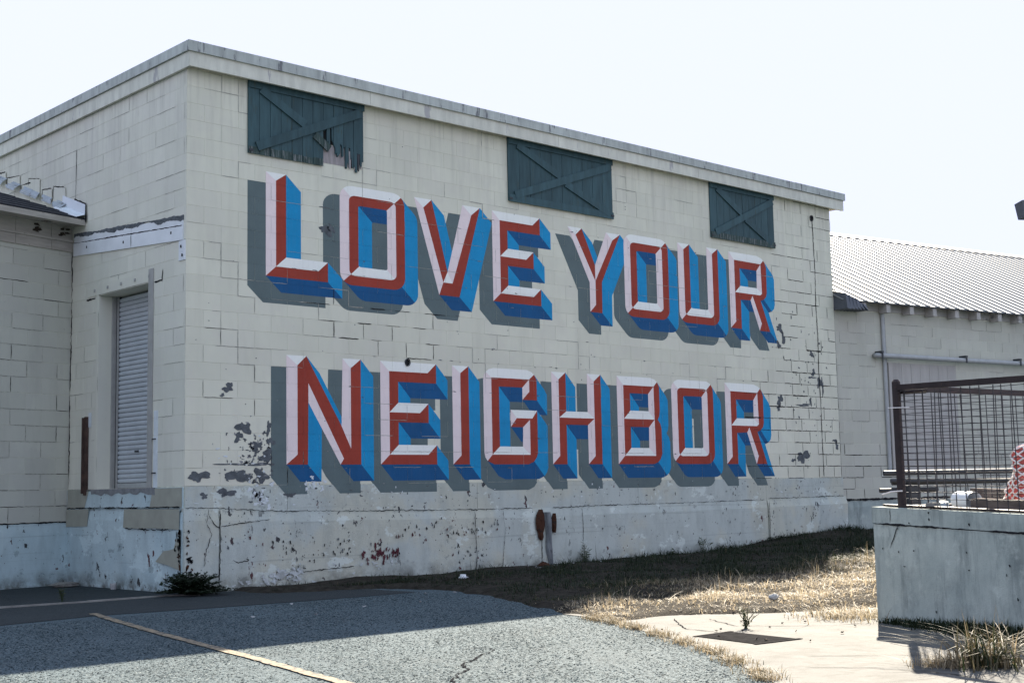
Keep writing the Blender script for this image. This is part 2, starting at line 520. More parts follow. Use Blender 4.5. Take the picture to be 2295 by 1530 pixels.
class Frame:
    """wall frame: a along the wall to the right, d into the wall (negative = towards the viewer), z up"""
    def __init__(s, o, u, dz=0.0):
        s.o = Vector(o)
        u = Vector((u[0], u[1], 0)).normalized()
        s.u = u
        s.n = Vector((0, 0, 1)).cross(u)
        s.dz = dz

    def __call__(s, a, d, z):
        p = s.o + s.u * a + s.n * d
        return (p.x, p.y, s.o.z + z + a * s.dz)

    def mat(s, a, d, z):
        m = Matrix.Identity(4)
        p = s(a, d, z)
        for i in range(3):
            m[i][0], m[i][1], m[i][3] = s.u[i], s.n[i], p[i]
        return m


MUR = Frame((0, 0, 0), (1, 0))
SID = Frame((0, 0, 0), (0, -1))            # a = -Y
ANX = Frame((0, 3.08, 0), (math.cos(R(13)), math.sin(R(13))))
RGT = Frame((13.53, 0.03, 0), (math.cos(R(10)), -math.sin(R(10))))
RET = Frame((1.70, -8.12, 0), (-0.317, -0.948), -0.031)

COURSE, BW, Z0 = 0.2095, 0.475, 1.2465
GAP, REC = 0.0034, 0.0020


def project_area(p, w, h, u):
    q = Vector(p) - CAM
    z = q.dot(fwd)
    e = u.normalized()
    return w * abs(e.dot(r2)) * h / (z * z)


BLOCK_MESH = {}


def block_mesh(w, h, mat):
    key = (round(w, 3), round(h, 3), mat)
    if key not in BLOCK_MESH:
        m = MB()
        c = 0.0018
        a, b = w / 2, h / 2
        fr = [(-a + c, 0, -b + c), (a - c, 0, -b + c), (a - c, 0, b - c), (-a + c, 0, b - c)]
        ou = [(-a, c, -b), (a, c, -b), (a, c, b), (-a, c, b)]
        bk = [(-a, 0.09, -b), (a, 0.09, -b), (a, 0.09, b), (-a, 0.09, b)]
        v = fr + ou + bk
        m.v, m.r = v, [0] * 12
        m.f = [(0, 1, 2, 3)] + [(i, 4 + i, 4 + (i + 1) % 4, (i + 1) % 4)[::-1] for i in range(4)] + \
              [(4 + i, 8 + i, 8 + (i + 1) % 4, 4 + (i + 1) % 4)[::-1] for i in range(4)]
        m.m = [0] * 9
        BLOCK_MESH[key] = m.mesh('concrete_block', mat)
    return BLOCK_MESH[key]


def cells(a0, a1, z0, z1, holes=(), course=COURSE, bw=BW, zb=Z0, shift=0.0, jit=0.0009):
    """running bond; returns (a0,a1,z0,z1,proud)"""
    out = []
    k0 = int(math.floor((z0 - zb) / course + 1e-6))
    k = k0
    while zb + k * course < z1 - 0.02:
        lo, hi = max(z0, zb + k * course), min(z1, zb + (k + 1) * course)
        x = a0 - ((k % 2) * bw / 2 + shift) % bw
        while x < a1 - 0.02:
            l, r = max(a0, x), min(a1, x + bw)
            x += bw
            if r - l < 0.03:
                continue
            pieces = [(l, r, lo, hi)]
            for (h0, h1, g0, g1) in holes:
                nxt = []
                for (l_, r_, b_, t_) in pieces:
                    if r_ <= h0 or l_ >= h1 or t_ <= g0 or b_ >= g1:
                        nxt.append((l_, r_, b_, t_))
                        continue
                    if l_ < h0:
                        nxt.append((l_, h0, b_, t_))
                    if r_ > h1:
                        nxt.append((h1, r_, b_, t_))
                    ml, mr = max(l_, h0), min(r_, h1)
                    if b_ < g0:
                        nxt.append((ml, mr, b_, g0))
                    if t_ > g1:
                        nxt.append((ml, mr, g1, t_))
                pieces = nxt
            for q in pieces:
                if q[1] - q[0] > 0.03 and q[3] - q[2] > 0.02:
                    out.append((*q, -random.random() * jit))
        k += 1
    return out


def lay_blocks(fr, cl, wall, mat, single):
    """cl: cells; the ones whose index is in `single` become objects, the rest one joined part"""
    rest = MB()
    for i, (l, r, b, t, pr) in enumerate(cl):
        w, h = r - l - GAP, t - b - GAP
        if i in single:
            o = link('concrete_block', block_mesh(w, h, mat), wall)
            o.matrix_basis = fr.mat((l + r) / 2, pr, (b + t) / 2)
        else:
            me = block_mesh(w, h, mat)
            rr = random.random()
            base = len(rest.v)
            for v in me.vertices:
                rest.v.append(fr((l + r) / 2 + v.co.x, pr + v.co.y, (b + t) / 2 + v.co.z))
                rest.r.append(rr)
            for p in me.polygons:
                rest.f.append(tuple(base + q for q in p.vertices))
                rest.m.append(0)
    if rest.v:
        rest.obj('concrete_blocks', mat, wall, rnd=True, kind='stuff')


def clip_rect(poly, a0, a1, z0, z1):
    for ax, val, sgn in ((0, a0, 1), (0, a1, -1), (1, z0, 1), (1, z1, -1)):
        out = []
        n = len(poly)
        for i in range(n):
            p, q = poly[i], poly[(i + 1) % n]
            dp, dq = (p[ax] - val) * sgn, (q[ax] - val) * sgn
            if dp >= 0:
                out.append(p)
            if (dp >= 0) != (dq >= 0):
                t = dp / (dp - dq)
                out.append(tuple(p[j] + t * (q[j] - p[j]) for j in range(3)))
        poly = out
        if len(poly) < 3:
            return []
    return poly


class Skin:
    """sticks flat paint shapes on the block faces and, one step back, into the joints"""
    def __init__(s, fr, cl, joint=True):
        s.fr, s.cl, s.joint = fr, cl, joint
        s.grid = {}
        for i, c in enumerate(cl):
            for gx in range(int(c[0] // 0.5), int(c[1] // 0.5) + 1):
                for gz in range(int(c[2] // 0.25), int(c[3] // 0.25) + 1):
                    s.grid.setdefault((gx, gz), set()).add(i)

    def stick(s, mb, tri, mi):
        """tri: convex polygon of (a, z, height above the face)"""
        xs, zs = [p[0] for p in tri], [p[1] for p in tri]
        ids = set()
        for gx in range(int(min(xs) // 0.5), int(max(xs) // 0.5) + 1):
            for gz in range(int(min(zs) // 0.25), int(max(zs) // 0.25) + 1):
                ids |= s.grid.get((gx, gz), set())
        for i in ids:
            c = s.cl[i]
            g = GAP / 2
            q = clip_rect(tri, c[0] + g, c[1] - g, c[2] + g, c[3] - g)
            if q:
                mb.poly([s.fr(p[0], c[4] - p[2], p[1]) for p in q], mi)
        if s.joint:
            mb.poly([s.fr(p[0], REC - p[2] * 0.8, p[1]) for p in tri], mi)


def tess(pts):
    tr = tessellate_polygon([[Vector((p[0], p[1], 0)) for p in pts]])
    return [[pts[i] for i in t] for t in tr]


def ribbon(mb, fr, pts, w, d, mi=0, jag=0.35, step=0.03, wob=0.004):
    """ragged thin strip that follows a crack"""
    P = []
    for (a, b) in zip(pts[:-1], pts[1:]):
        L = math.hypot(b[0] - a[0], b[1] - a[1])
        n = max(1, int(L / step))
        for i in range(n):
            t = i / n
            P.append((a[0] + (b[0] - a[0]) * t + random.uniform(-wob, wob), a[1] + (b[1] - a[1]) * t + random.uniform(-wob, wob)))
    P.append(pts[-1])
    L = []
    wk = random.uniform(-1, 1)
    for i, p in enumerate(P):
        q0, q1 = P[max(0, i - 1)], P[min(len(P) - 1, i + 1)]
        tx, tz = q1[0] - q0[0], q1[1] - q0[1]
        l = math.hypot(tx, tz) or 1
        wk = wk * 0.72 + random.uniform(-1, 1) * 0.55
        ww = w * 0.5 * max(0.12, 1 + jag * wk * 1.5)
        if i in (0, len(P) - 1):
            ww *= 0.2
        nx, nz = -tz / l * ww, tx / l * ww
        L.append(((p[0] + nx, p[1] + nz), (p[0] - nx, p[1] - nz)))
    for (a, b) in zip(L[:-1], L[1:]):
        mb.poly([fr(*x) for x in ((a[0][0], d, a[0][1]), (b[0][0], d, b[0][1]), (b[1][0], d, b[1][1]), (a[1][0], d, a[1][1]))], mi)


def blob(a, z, ra, rz, n=22, rough=0.35):
    ph = [random.uniform(0, 6.28) for _ in range(5)]
    pts = []
    for i in range(n):
        t = 2 * math.pi * i / n
        k = 1 + rough * (0.5 * math.sin(2 * t + ph[0]) + 0.4 * math.sin(3 * t + ph[1]) + 0.35 * math.sin(5 * t + ph[2])
                         + 0.3 * random.uniform(-1, 1))
        k = max(0.25, k)
        pts.append((a + ra * k * math.cos(t), z + rz * k * math.sin(t)))
    return pts


def fan(pts, c, h):
    n = len(pts)
    return [[(c[0], c[1], h), (*pts[i], h), (*pts[(i + 1) % n], h)] for i in range(n)]


# ================================================================== ground
def sheet(name, pts, z, mat, kind='structure', parent=None, mi=None):
    mb = MB()
    for t in tess(pts):
        mb.poly([(p[0], p[1], z) for p in t])
    return mb.obj(name, mat, parent, kind=kind)


mb = MB()
mb.poly([(-400, -400, 0), (400, -400, 0), (400, 400, 0), (-400, 400, 0)])
mb.obj('ground', 'asphalt', kind='structure')
rag = lambda pts, j=0.03, st=0.12: sum([[(a[0] + (b[0] - a[0]) * i / n + random.uniform(-j, j), a[1] + (b[1] - a[1]) * i / n + random.uniform(-j, j))
                                        for i in range(n)] for a, b in zip(pts, pts[1:] + pts[:1])
                                       for n in [max(1, int(math.hypot(b[0] - a[0], b[1] - a[1]) / st))]], [])
def ragline(pts, j, st):
    out = []
    for a, b in zip(pts[:-1], pts[1:]):
        n = max(1, int(math.hypot(b[0] - a[0], b[1] - a[1]) / st))
        out += [(a[0] + (b[0] - a[0]) * i / n + random.uniform(-j, j), a[1] + (b[1] - a[1]) * i / n + random.uniform(-j, j)) for i in range(n)]
    return out + [pts[-1]]


sheet('walkway', rag([(-7.0, -2.35), (-3.0, -2.08), (-1.95, -1.85), (-0.82, -2.07), (0.64, -2.18), (1.7, -2.2), (1.7, 0.2), (-0.1, 3.3), (-7, 2.5)], 0.02, 0.3), 0.004, 'old_asphalt')
mb = MB()
kl = [(-4.0, -0.02), (-2.19, -0.10), (-1.26, -0.17), (-0.31, -0.13), (0.0, -0.35)]
for a, b in zip(kl[:-1], kl[1:]):
    mb.hexa([(a[0], a[1] - .035, 0), (b[0], b[1] - .035, 0), (b[0], b[1] + .03, 0), (a[0], a[1] + .03, 0),
             (a[0], a[1] - .03, .022), (b[0], b[1] - .03, .018), (b[0], b[1] + .03, .018), (a[0], a[1] + .03, .022)])
mb.obj('kerb', 'curb_white', kind='structure')
# faded parking line
mb = MB()
ln = [(-1.90, -1.62), (-2.10, -2.45), (-2.37, -3.61), (-2.66, -5.0), (-2.88, -6.1), (-3.11, -7.13), (-3.45, -8.7), (-3.8, -10.3)]
for i, (a, b) in enumerate(zip(ln[:-1], ln[1:])):
    for j in range(8):
        t0, t1 = j / 8, (j + 1) / 8
        p0 = Vector(a).lerp(Vector(b), t0)
        p1 = Vector(a).lerp(Vector(b), t1)
        w0, w1, w2, w3 = (0.042 + random.uniform(-.008, .008) for _ in range(4))
        mb.poly([(p0.x - w0, p0.y, .008), (p0.x + w1, p0.y, .008), (p1.x + w2, p1.y, .008), (p1.x - w3, p1.y, .008)])
mb.obj('parking_line', 'line_paint', kind='structure')
# concrete pad with slabs split by cracks
pad_edge = [(0.62, -5.96), (0.27, -6.66), (-0.18, -7.52), (-0.71, -8.37), (-1.35, -9.22), (-1.62, -9.54), (-2.6, -11.0), (-3.6, -12.6)]
pad = sheet('concrete_pad', ragline(pad_edge, 0.02, 0.25) + [(6, -12.6), (6, -5.5), (0.7, -5.5)], 0.006, 'pad_concrete')
GF = lambda a, d, z: (a, z, d)                       # crack helper on the ground: (x, height, y)
mb = MB()
for pts, w in (([(0.9, -6.65), (0.32, -7.25), (0.28, -7.6)], .012), ([(1.05, -6.9), (0.71, -7.46), (1.15, -8.0), (1.5, -8.15)], .010),
               ([(-1.0, -9.3), (-0.80, -9.62), (-0.72, -9.95), (-0.8, -10.4)], .012), ([(-0.55, -9.0), (-0.15, -9.45), (0.1, -9.9)], .007)):
    ribbon(mb, GF, pts, w, 0.0102, step=.05, wob=.012)
for pts, w in (([(-1.62, -6.84), (-1.46, -6.92), (-1.56, -7.1), (-1.80, -7.22), (-2.05, -7.42), (-2.2, -7.5), (-2.33, -7.7), (-2.6, -7.9), (-2.79, -8.09), (-3.0, -8.4)], .016),):
    ribbon(mb, GF, pts, w, 0.005, step=.035, wob=.02, jag=.55)
mb.obj('pavement_cracks', 'crack', pad, kind='stuff')

# grass verge: a soil sheet that rises gently to the right
VERGE = [(0.60, -0.75), (1.2, -1.15), (1.85, -1.3), (2.09, -2.23), (1.8, -3.33), (1.1, -4.75), (0.89, -5.29), (0.57, -5.96), (0.42, -6.35), (0.8, -6.4),
         (1.24, -6.5), (1.7, -6.9), (2.2, -7.2), (2.9, -7.5), (3.2, -8.3), (8, -8.3), (13, -5.5), (21, -6.5), (21, 0.6), (0.6, 0.6)]
VP_ = np.array(VERGE)


def sdist(x, y):
    """signed distance to the verge outline, positive inside (numpy)"""
    x, y = np.asarray(x, float), np.asarray(y, float)
    ins = np.zeros(x.shape, bool)
    best = np.full(x.shape, 1e9)
    n = len(VP_)
    for i in range(n):
        ax, ay = VP_[i]
        bx, by = VP_[(i + 1) % n]
        with np.errstate(divide='ignore', invalid='ignore'):
            cr = ((ay > y) != (by > y)) & (x < (bx - ax) * (y - ay) / (by - ay + 1e-12) + ax)
        ins ^= cr
        t = np.clip(((x - ax) * (bx - ax) + (y - ay) * (by - ay)) / ((bx - ax) ** 2 + (by - ay) ** 2), 0, 1)
        best = np.minimum(best, np.hypot(x - ax - t * (bx - ax), y - ay - t * (by - ay)))
    ragged = 0.035 * np.sin(7.1 * x + 4.3 * y) + 0.025 * np.sin(13.7 * y - 9.1 * x + 1.3) + 0.015 * np.sin(29 * x + 23 * y)
    return np.where(ins, best, -best) + ragged * np.clip(1.5 - best * 3, 0, 1)


def ground_h(x, y):
    x, y = np.asarray(x, float), np.asarray(y, float)
    d = sdist(x, y)
    wob = 0.012 * np.sin(3.1 * x + 1.7 * y) + 0.010 * np.sin(5.3 * y - 2.2 * x + 1) + 0.006 * np.sin(11 * x + 7 * y)
    rise = 0.016 * np.clip(x - 1.5, 0, 9) + 0.12 * np.clip((x - 10.6) / 1.5, 0, 1) * np.clip(1 - np.abs(y + 0.4) / 1.2, 0, 1)
    near = np.clip(-y / 1.2, 0.15, 1)
    return np.where(d > 0, np.minimum(d * 0.35, 0.035) + (rise * np.maximum(near, np.clip((x - 9.5) / 2, 0, 1)) + wob * np.clip(d * 2, 0, 1)), d * 0.5) + 0.004


gx = np.arange(0.2, 21.01, 0.14)
gy = np.arange(-8.6, 0.36, 0.14)
X, Y = np.meshgrid(gx, gy)
Zg = ground_h(X, Y)
nx_, ny_ = len(gx), len(gy)
mb = MB()
mb.v = list(zip(X.ravel().tolist(), Y.ravel().tolist(), Zg.ravel().tolist()))
mb.r = [0] * len(mb.v)
for j in range(ny_ - 1):
    for i in range(nx_ - 1):
        q = (j * nx_ + i, j * nx_ + i + 1, (j + 1) * nx_ + i + 1, (j + 1) * nx_ + i)
        if max(mb.v[k][2] for k in q) > -0.02:
            mb.f.append(q)
            mb.m.append(0)
mb.obj('verge', 'soil', smooth=True, kind='structure')


def blades(name, px, py, pz, hgt, wid, lean, rnd, mat, seg=3, **kw):
    """many curved grass blades in one mesh (numpy)"""
    n = len(px)
    th = rng.uniform(0, 2 * np.pi, n)
    dirx, diry = np.cos(th), np.sin(th)
    fx, fy = -diry, dirx
    V = np.zeros((n, seg * 2 + 1, 3))
    for k in range(seg + 1):
        t = k / seg
        off = lean * hgt * t * t
        z = hgt * (t - 0.35 * np.minimum(lean, 1.4) * t * t)
        w = wid * (1 - t * 0.85) * 0.5
        cx, cy, cz = px + dirx * off, py + diry * off, pz + z
        if k < seg:
            V[:, 2 * k, 0], V[:, 2 * k, 1], V[:, 2 * k, 2] = cx - fx * w, cy - fy * w, cz
            V[:, 2 * k + 1, 0], V[:, 2 * k + 1, 1], V[:, 2 * k + 1, 2] = cx + fx * w, cy + fy * w, cz
        else:
            V[:, 2 * k, 0], V[:, 2 * k, 1], V[:, 2 * k, 2] = cx, cy, cz
    nv = seg * 2 + 1
    base = np.arange(n)[:, None] * nv
    tris = []
    for k in range(seg - 1):
        a = 2 * k
        tris += [(a, a + 1, a + 3), (a, a + 3, a + 2)]
    a = 2 * (seg - 1)
    tris.append((a, a + 1, a + 2))
    F = np.concatenate([base + np.array(t)[None, :] for t in tris], 0).reshape(-1, 3)
    me = bpy.data.meshes.new(name)
    me.vertices.add(n * nv)
    me.vertices.foreach_set('co', V.reshape(-1))
    me.loops.add(F.size)
    me.loops.foreach_set('vertex_index', F.reshape(-1).astype(np.int32))
    me.polygons.add(len(F))
    me.polygons.foreach_set('loop_start', np.arange(0, F.size, 3, dtype=np.int32))
    me.update()
    me.validate()
    me.materials.append(MATS[mat])
    at = me.attributes.new('rnd', 'FLOAT', 'POINT')
    at.data.foreach_set('value', np.repeat(rnd, nv).astype(np.float32))
    return link(name, me, **kw)


def grass():
    N = 190000
    x = 0.3 + 14.5 * rng.random(N) ** 1.25
    y = rng.uniform(-8.2, 0.0, N)
    d = sdist(x, y)
    dens = 0.5 + 0.5 * np.sin(2.3 * x + 0.8 * y) * np.sin(1.9 * y - 0.7 * x + 2)
    bare = (y > -0.75) & (x < 10.3)                       # bare strip of soil at the foot of the wall
    keep = (d > 0.0) & (rng.random(N) < np.clip(0.15 + 0.85 * dens * (0.55 + 0.45 * np.sin(5.1 * x + 2) * np.sin(4.3 * y + 1)), 0.10, 1)) & ~(bare & (rng.random(N) < 0.9))
    keep &= ~((y < -7.0) & (x > 3.4))
    x, y, d = x[keep], y[keep], d[keep]
    z = ground_h(x, y)
    n = len(x)
    tall = np.clip(0.055 + 0.012 * np.clip(x, 0, 9), 0, 0.15) * (0.55 + 0.9 * rng.random(n)) * np.clip(0.35 + d * 1.6, 0, 1)
    tall *= np.where(rng.random(n) < 0.05, 1.9, 1) * np.where(-y < 3.6, 0.75, 1.0) * (0.7 + 0.5 * np.sin(3.7 * x) * np.sin(4.9 * y))
    dry = np.clip((-y - 4.1 + 0.35 * np.sin(1.7 * x + y)) / 1.3 + rng.normal(0, 0.22, n), 0, 1)  # real drying plus shade: colour goes dark green inside the building's shadow
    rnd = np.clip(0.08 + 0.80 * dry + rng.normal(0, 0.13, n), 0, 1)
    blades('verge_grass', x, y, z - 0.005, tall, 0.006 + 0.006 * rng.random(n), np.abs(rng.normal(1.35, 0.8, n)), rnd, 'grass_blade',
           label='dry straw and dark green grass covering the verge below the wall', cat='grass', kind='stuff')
    # tufts in the seam between asphalt and pad, dry
    pe = np.array([(0.55, -6.0), (0.3, -6.6), (-0.2, -7.5), (-0.72, -8.36), (-1.35, -9.2), (-1.64, -9.52), (-2.6, -11.0)])
    n = 5200
    t = rng.random(n) * (len(pe) - 1.001)
    i = t.astype(int)
    f = (t - i)[:, None]
    q = pe[i] * (1 - f) + pe[i + 1] * f + rng.normal(0, 0.045, (n, 2)) * (0.6 + 0.8 * np.sin(t * 9)[:, None] ** 2)
    keep = np.sin(t * 11.0) + 0.6 * np.sin(t * 23) > -0.25
    q = q[keep]
    n = len(q)
    blades('seam_grass', q[:, 0], q[:, 1], np.full(n, 0.004), 0.03 + 0.05 * rng.random(n), 0.004 + 0.003 * rng.random(n),
           np.abs(rng.normal(1.0, 0.5, n)), np.clip(rng.normal(0.62, 0.15, n), 0, 1), 'grass_blade',
           label='thin line of dry brown grass between asphalt and concrete pad', cat='grass', kind='stuff')
    # low dark weeds along the foot of the concrete retaining wall
    n = 6000
    a = rng.uniform(0.1, 4.0, n)
    dd = -np.abs(rng.normal(0.06, 0.09, n)) * (0.5 + 0.9 * np.clip((a - 0.4) / 1.4, 0, 1)) - 0.005
    keep = rng.random(n) < np.clip(0.15 + a * 0.7, 0, 1)
    a, dd = a[keep], dd[keep]
    n = len(a)
    px = RET.o.x + RET.u.x * a + RET.n.x * dd
    py = RET.o.y + RET.u.y * a + RET.n.y * dd
    blades('wall_foot_weeds', px, py, np.full(n, 0.0), (0.04 + 0.10 * rng.random(n)) * np.clip(0.5 + a * 0.5, 0, 1.1), 0.008 + 0.010 * rng.random(n),
           np.abs(rng.normal(0.6, 0.4, n)), np.clip(rng.normal(0.14, 0.08, n), 0, 1), 'grass_blade',
           label='dark green weeds along the foot of the concrete retaining wall', cat='weeds', kind='stuff')
    # fringe of grass against the retaining wall end
    n = 900
    px = 1.75 + rng.normal(0.18, 0.22, n)
    py = -7.75 + rng.normal(0, 0.22, n)
    blades('corner_grass', px, py, np.full(n, 0.0), 0.04 + 0.13 * rng.random(n), 0.005 + 0.005 * rng.random(n), np.abs(rng.normal(1.1, 0.6, n)),
           np.clip(rng.normal(0.75, 0.18, n), 0, 1), 'grass_blade', label='pale dry grass tuft at the end of the retaining wall', cat='grass', kind='stuff')


grass()


def aggregate():
    """loose chips and exposed stones that roughen the worn asphalt"""
    N = 230000
    r = rng.uniform(6.5, 15.5, N)
    th = rng.uniform(R(15), R(72), N)
    x, y = CAM.x + r * np.sin(th), CAM.y + r * np.cos(th)
    pe = np.array(pad_edge)
    edge_x = np.interp(-y, -pe[:, 1], pe[:, 0])
    keep = (sdist(x, y) < -0.02) & (y < -2.2) & ~((y < -5.9) & (x > edge_x - 0.03))
    patch_ = 0.5 + 0.5 * np.sin(1.9 * x + 0.7) * np.sin(2.3 * y + 1.1) + 0.3 * np.sin(5 * x - 3 * y)
    keep &= rng.random(N) < np.clip(0.45 + 0.55 * patch_, 0.25, 1)
    x, y = x[keep], y[keep]
    n = len(x)
    h = 0.0022 + 0.0045 * rng.random(n) ** 2
    w = 0.006 + 0.008 * rng.random(n)
    a0 = rng.uniform(0, 6.283, n)
    V = np.zeros((n, 4, 3))
    for k in range(3):
        a = a0 + k * 2.094 + rng.normal(0, .3, n)
        V[:, k, 0], V[:, k, 1], V[:, k, 2] = x + w * np.cos(a), y + w * np.sin(a), 0.0003
    V[:, 3, 0], V[:, 3, 1], V[:, 3, 2] = x + w * .3 * rng.normal(0, 1, n), y + w * .3 * rng.normal(0, 1, n), h
    base = np.arange(n)[:, None] * 4
    F = np.concatenate([base + np.array(t)[None, :] for t in ((0, 1, 3), (1, 2, 3), (2, 0, 3))], 0)
    me = bpy.data.meshes.new('asphalt_chips')
    me.vertices.add(n * 4)
    me.vertices.foreach_set('co', V.reshape(-1))
    me.loops.add(F.size)
    me.loops.foreach_set('vertex_index', F.reshape(-1).astype(np.int32))
    me.polygons.add(len(F))
    me.polygons.foreach_set('loop_start', np.arange(0, F.size, 3, dtype=np.int32))
    me.update()
    me.validate()
    me.materials.append(MATS['aggregate'])
    at = me.attributes.new('rnd', 'FLOAT', 'POINT')
    at.data.foreach_set('value', np.repeat(np.clip(rng.normal(.5, .28, n), 0, 1), 4).astype(np.float32))
    link('asphalt_chips', me, label='stone chips exposed across the worn asphalt', cat='gravel', kind='stuff')


aggregate()

# ================================================================== the warehouse with the mural
WH = thing('warehouse', 'cream block warehouse with painted lettering mural and three green shutters', 'building', (0, 0, 0))
LEN, TOP, DEPTH = 13.53, 6.30, 13.0

# -- mural wall: backing sheet (the joints), blocks, lower plaster band, foundation
mb = MB()
mb.box(0.0, LEN, REC, 0.22, -0.2, TOP, MUR)
mural_wall = mb.obj('mural_wall', 'mortar', WH, label='long cream block wall carrying the mural')
BROKEN = (1.95, 2.63, 5.40, 6.285)                     # hole behind the broken corner of the first shutter
mur_cells = cells(0.0, LEN, Z0, TOP, [BROKEN], shift=0.0)
# plaster band below the blocks
LEDGE = [(0.0, 0.985), (0.45, 0.97), (1.8, 0.915), (5.7, 0.86), (11.2, 0.87), (13.56, 0.895)]


def ledge(a):
    for p, q in zip(LEDGE[:-1], LEDGE[1:]):
        if a <= q[0]:
            return p[1] + (q[1] - p[1]) * (a - p[0]) / (q[0] - p[0])
    return LEDGE[-1][1]


band = []
cuts = [0.0, 1.42, 4.55, 7.9, 11.2, 13.56]
for l, r in zip(cuts[:-1], cuts[1:]):
    band.append((l, r, 0.80, Z0, -0.012))
    m2 = MB()
    n = 24
    for i in range(n):
        a, b = l + (r - l) * i / n + (0.003 if i == 0 else 0), l + (r - l) * (i + 1) / n - (0.003 if i == n - 1 else 0)
        m2.box(a, b, -0.012, 0.1, 0.80, Z0 - 0.004 - random.random() * 0.004, MUR)
    m2.obj('plaster_panel', 'base_mural', mural_wall)
area = [(project_area(MUR((c[0] + c[1]) / 2, 0, (c[2] + c[3]) / 2), c[1] - c[0], c[3] - c[2], MUR.u), 0, i) for i, c in enumerate(mur_cells)]

# -- side wall
DOOR = (-2.26, -0.89, 1.24, 3.77)                      # a0,a1,z0,z1 on the side wall
side_cells = cells(-DEPTH, -0.002, Z0, TOP, [DOOR], shift=0.11)
vis = [i for i, c in enumerate(side_cells) if c[1] > -6.2]
mb = MB()
for (a0, a1, b, t) in ((-DEPTH, DOOR[0], -0.2, TOP), (DOOR[1], -0.02, -0.2, TOP), (DOOR[0], DOOR[1], -0.2, DOOR[2]), (DOOR[0], DOOR[1], DOOR[3], TOP)):
    mb.box(a0, a1, REC, 0.22, b, t, SID)
side_wall = mb.obj('side_wall', 'mortar', WH, label='shaded cream block side wall with the roller door')
area += [(project_area(SID((c[0] + c[1]) / 2, 0, (c[2] + c[3]) / 2), c[1] - c[0], c[3] - c[2], SID.u), 1, i) for i, c in enumerate(side_cells) if i in vis]
area.sort(reverse=True)
pick = [set(), set()]
for _, w, i in area[:300]:
    pick[w].add(i)
lay_blocks(MUR, mur_cells, mural_wall, 'cream_block', pick[0])
lay_blocks(SID, side_cells, side_wall, 'side_block', pick[1])
# back and far walls, roof deck
mb = MB()
mb.box(LEN - 0.2, LEN - 0.002, 0.23, DEPTH, -0.2, TOP)
mb.box(0.2, LEN - 0.21, DEPTH - 0.2, DEPTH, -0.2, TOP)
mb.obj('rear_wall', 'side_block', WH)


def foundation(fr, l, r, ztop, proud, mat, parent, name='foundation_panel', nz=9):
    """rough cast panel with a wavy face and a sloping top"""
    m2 = MB()
    na = max(3, int((r - l) / 0.12))
    ph = random.random() * 9
    for i in range(na + 1):
        a = l + (r - l) * i / na
        zt = ztop(a)
        for k in range(nz + 1):
            t = k / nz
            z = -0.25 + (zt + 0.25) * t
            d = -proud - 0.006 * math.sin(2.1 * a + ph) * math.sin(3.3 * z + ph) - 0.0035 * math.sin(9 * a + 5 * z) - random.uniform(0, .002)
            if k == nz:
                d = -proud * 0.35
                z += random.uniform(-.006, .010)
            m2.v.append(fr(a, d, z))
            m2.r.append(0)
        m2.v.append(fr(a, 0.05, zt + 0.012))
        m2.r.append(0)
    st = nz + 2
    for i in range(na):
        for k in range(nz + 1):
            m2.f.append((i * st + k, (i + 1) * st + k, (i + 1) * st + k + 1, i * st + k + 1))
            m2.m.append(0)
    for i in (0, na):
        b = len(m2.v)
        m2.v.append(fr(l if i == 0 else r, 0.05, -0.25))
        m2.r.append(0)
        m2.f.append(tuple([i * st + k for k in range(st)] + [b]))
        m2.m.append(0)
    return m2.obj(name, mat, parent)


for l, r in ((-0.012, 0.44), (0.452, 5.75), (5.757, 11.19), (11.21, 13.60)):
    foundation(MUR, l, r, ledge, 0.035 if l < 11 else 0.055, 'base_mural', mural_wall)
foundation(SID, -3.08, -0.012, lambda a: 0.985, 0.022, 'base_side', side_wall)
# repaint patches and door apron on the side wall base
mb = MB()


def patch(fr, m2, pts, d, mi=0):
    for t in tess(pts):
        m2.poly([fr(p[0], d, p[1]) for p in t], mi)


mb.box(-3.08, -0.012, -0.018, 0.1, 0.99, 1.235, SID, 1)
patch(SID, mb, [(-3.06, 1.0), (-2.55, 1.0), (-2.42, 1.24), (-3.06, 1.24)], -0.0215)
patch(SID, mb, [(-3.06, 0.76), (-2.44, 0.77), (-2.4, 0.99), (-3.06, 0.985)], -0.034)
patch(SID, mb, [(-1.45, 0.76), (-1.1, 0.75), (-0.75, 0.755), (-0.35, 0.75), (-0.06, 0.74), (-0.05, 0.98), (-1.43, 0.985)], -0.034)
patch(SID, mb, [(-0.8, 1.0), (-0.02, 1.0), (-0.02, 1.23), (-0.72, 1.23)], -0.0215)
patch(SID, mb, [(-0.62, 0.36), (-0.35, 0.33), (-0.03, 0.27), (-0.03, 0.62), (-0.12, 0.64), (-0.18, 0.52), (-0.3, 0.5), (-0.42, 0.49)], -0.034)
wv = [(-2.36 + 1.52 * i / 16, 1.175 + 0.02 * math.sin(i * 1.9) + random.uniform(-.012, .012)) for i in range(17)]
mb.obj('repaint_patch', ['patch_paint', 'base_side'], side_wall)
mb = MB()
patch(SID, mb, [(-2.38, 1.24), (-0.68, 1.24), (-0.66, 1.15)] + wv[::-1], -0.0225)
mb.obj('bare_concrete_patch', 'bare_concrete', side_wall)

# -- painted letters
LETTER_H = (1.325, 1.37)
s_, a_ = 0.30, 0.15


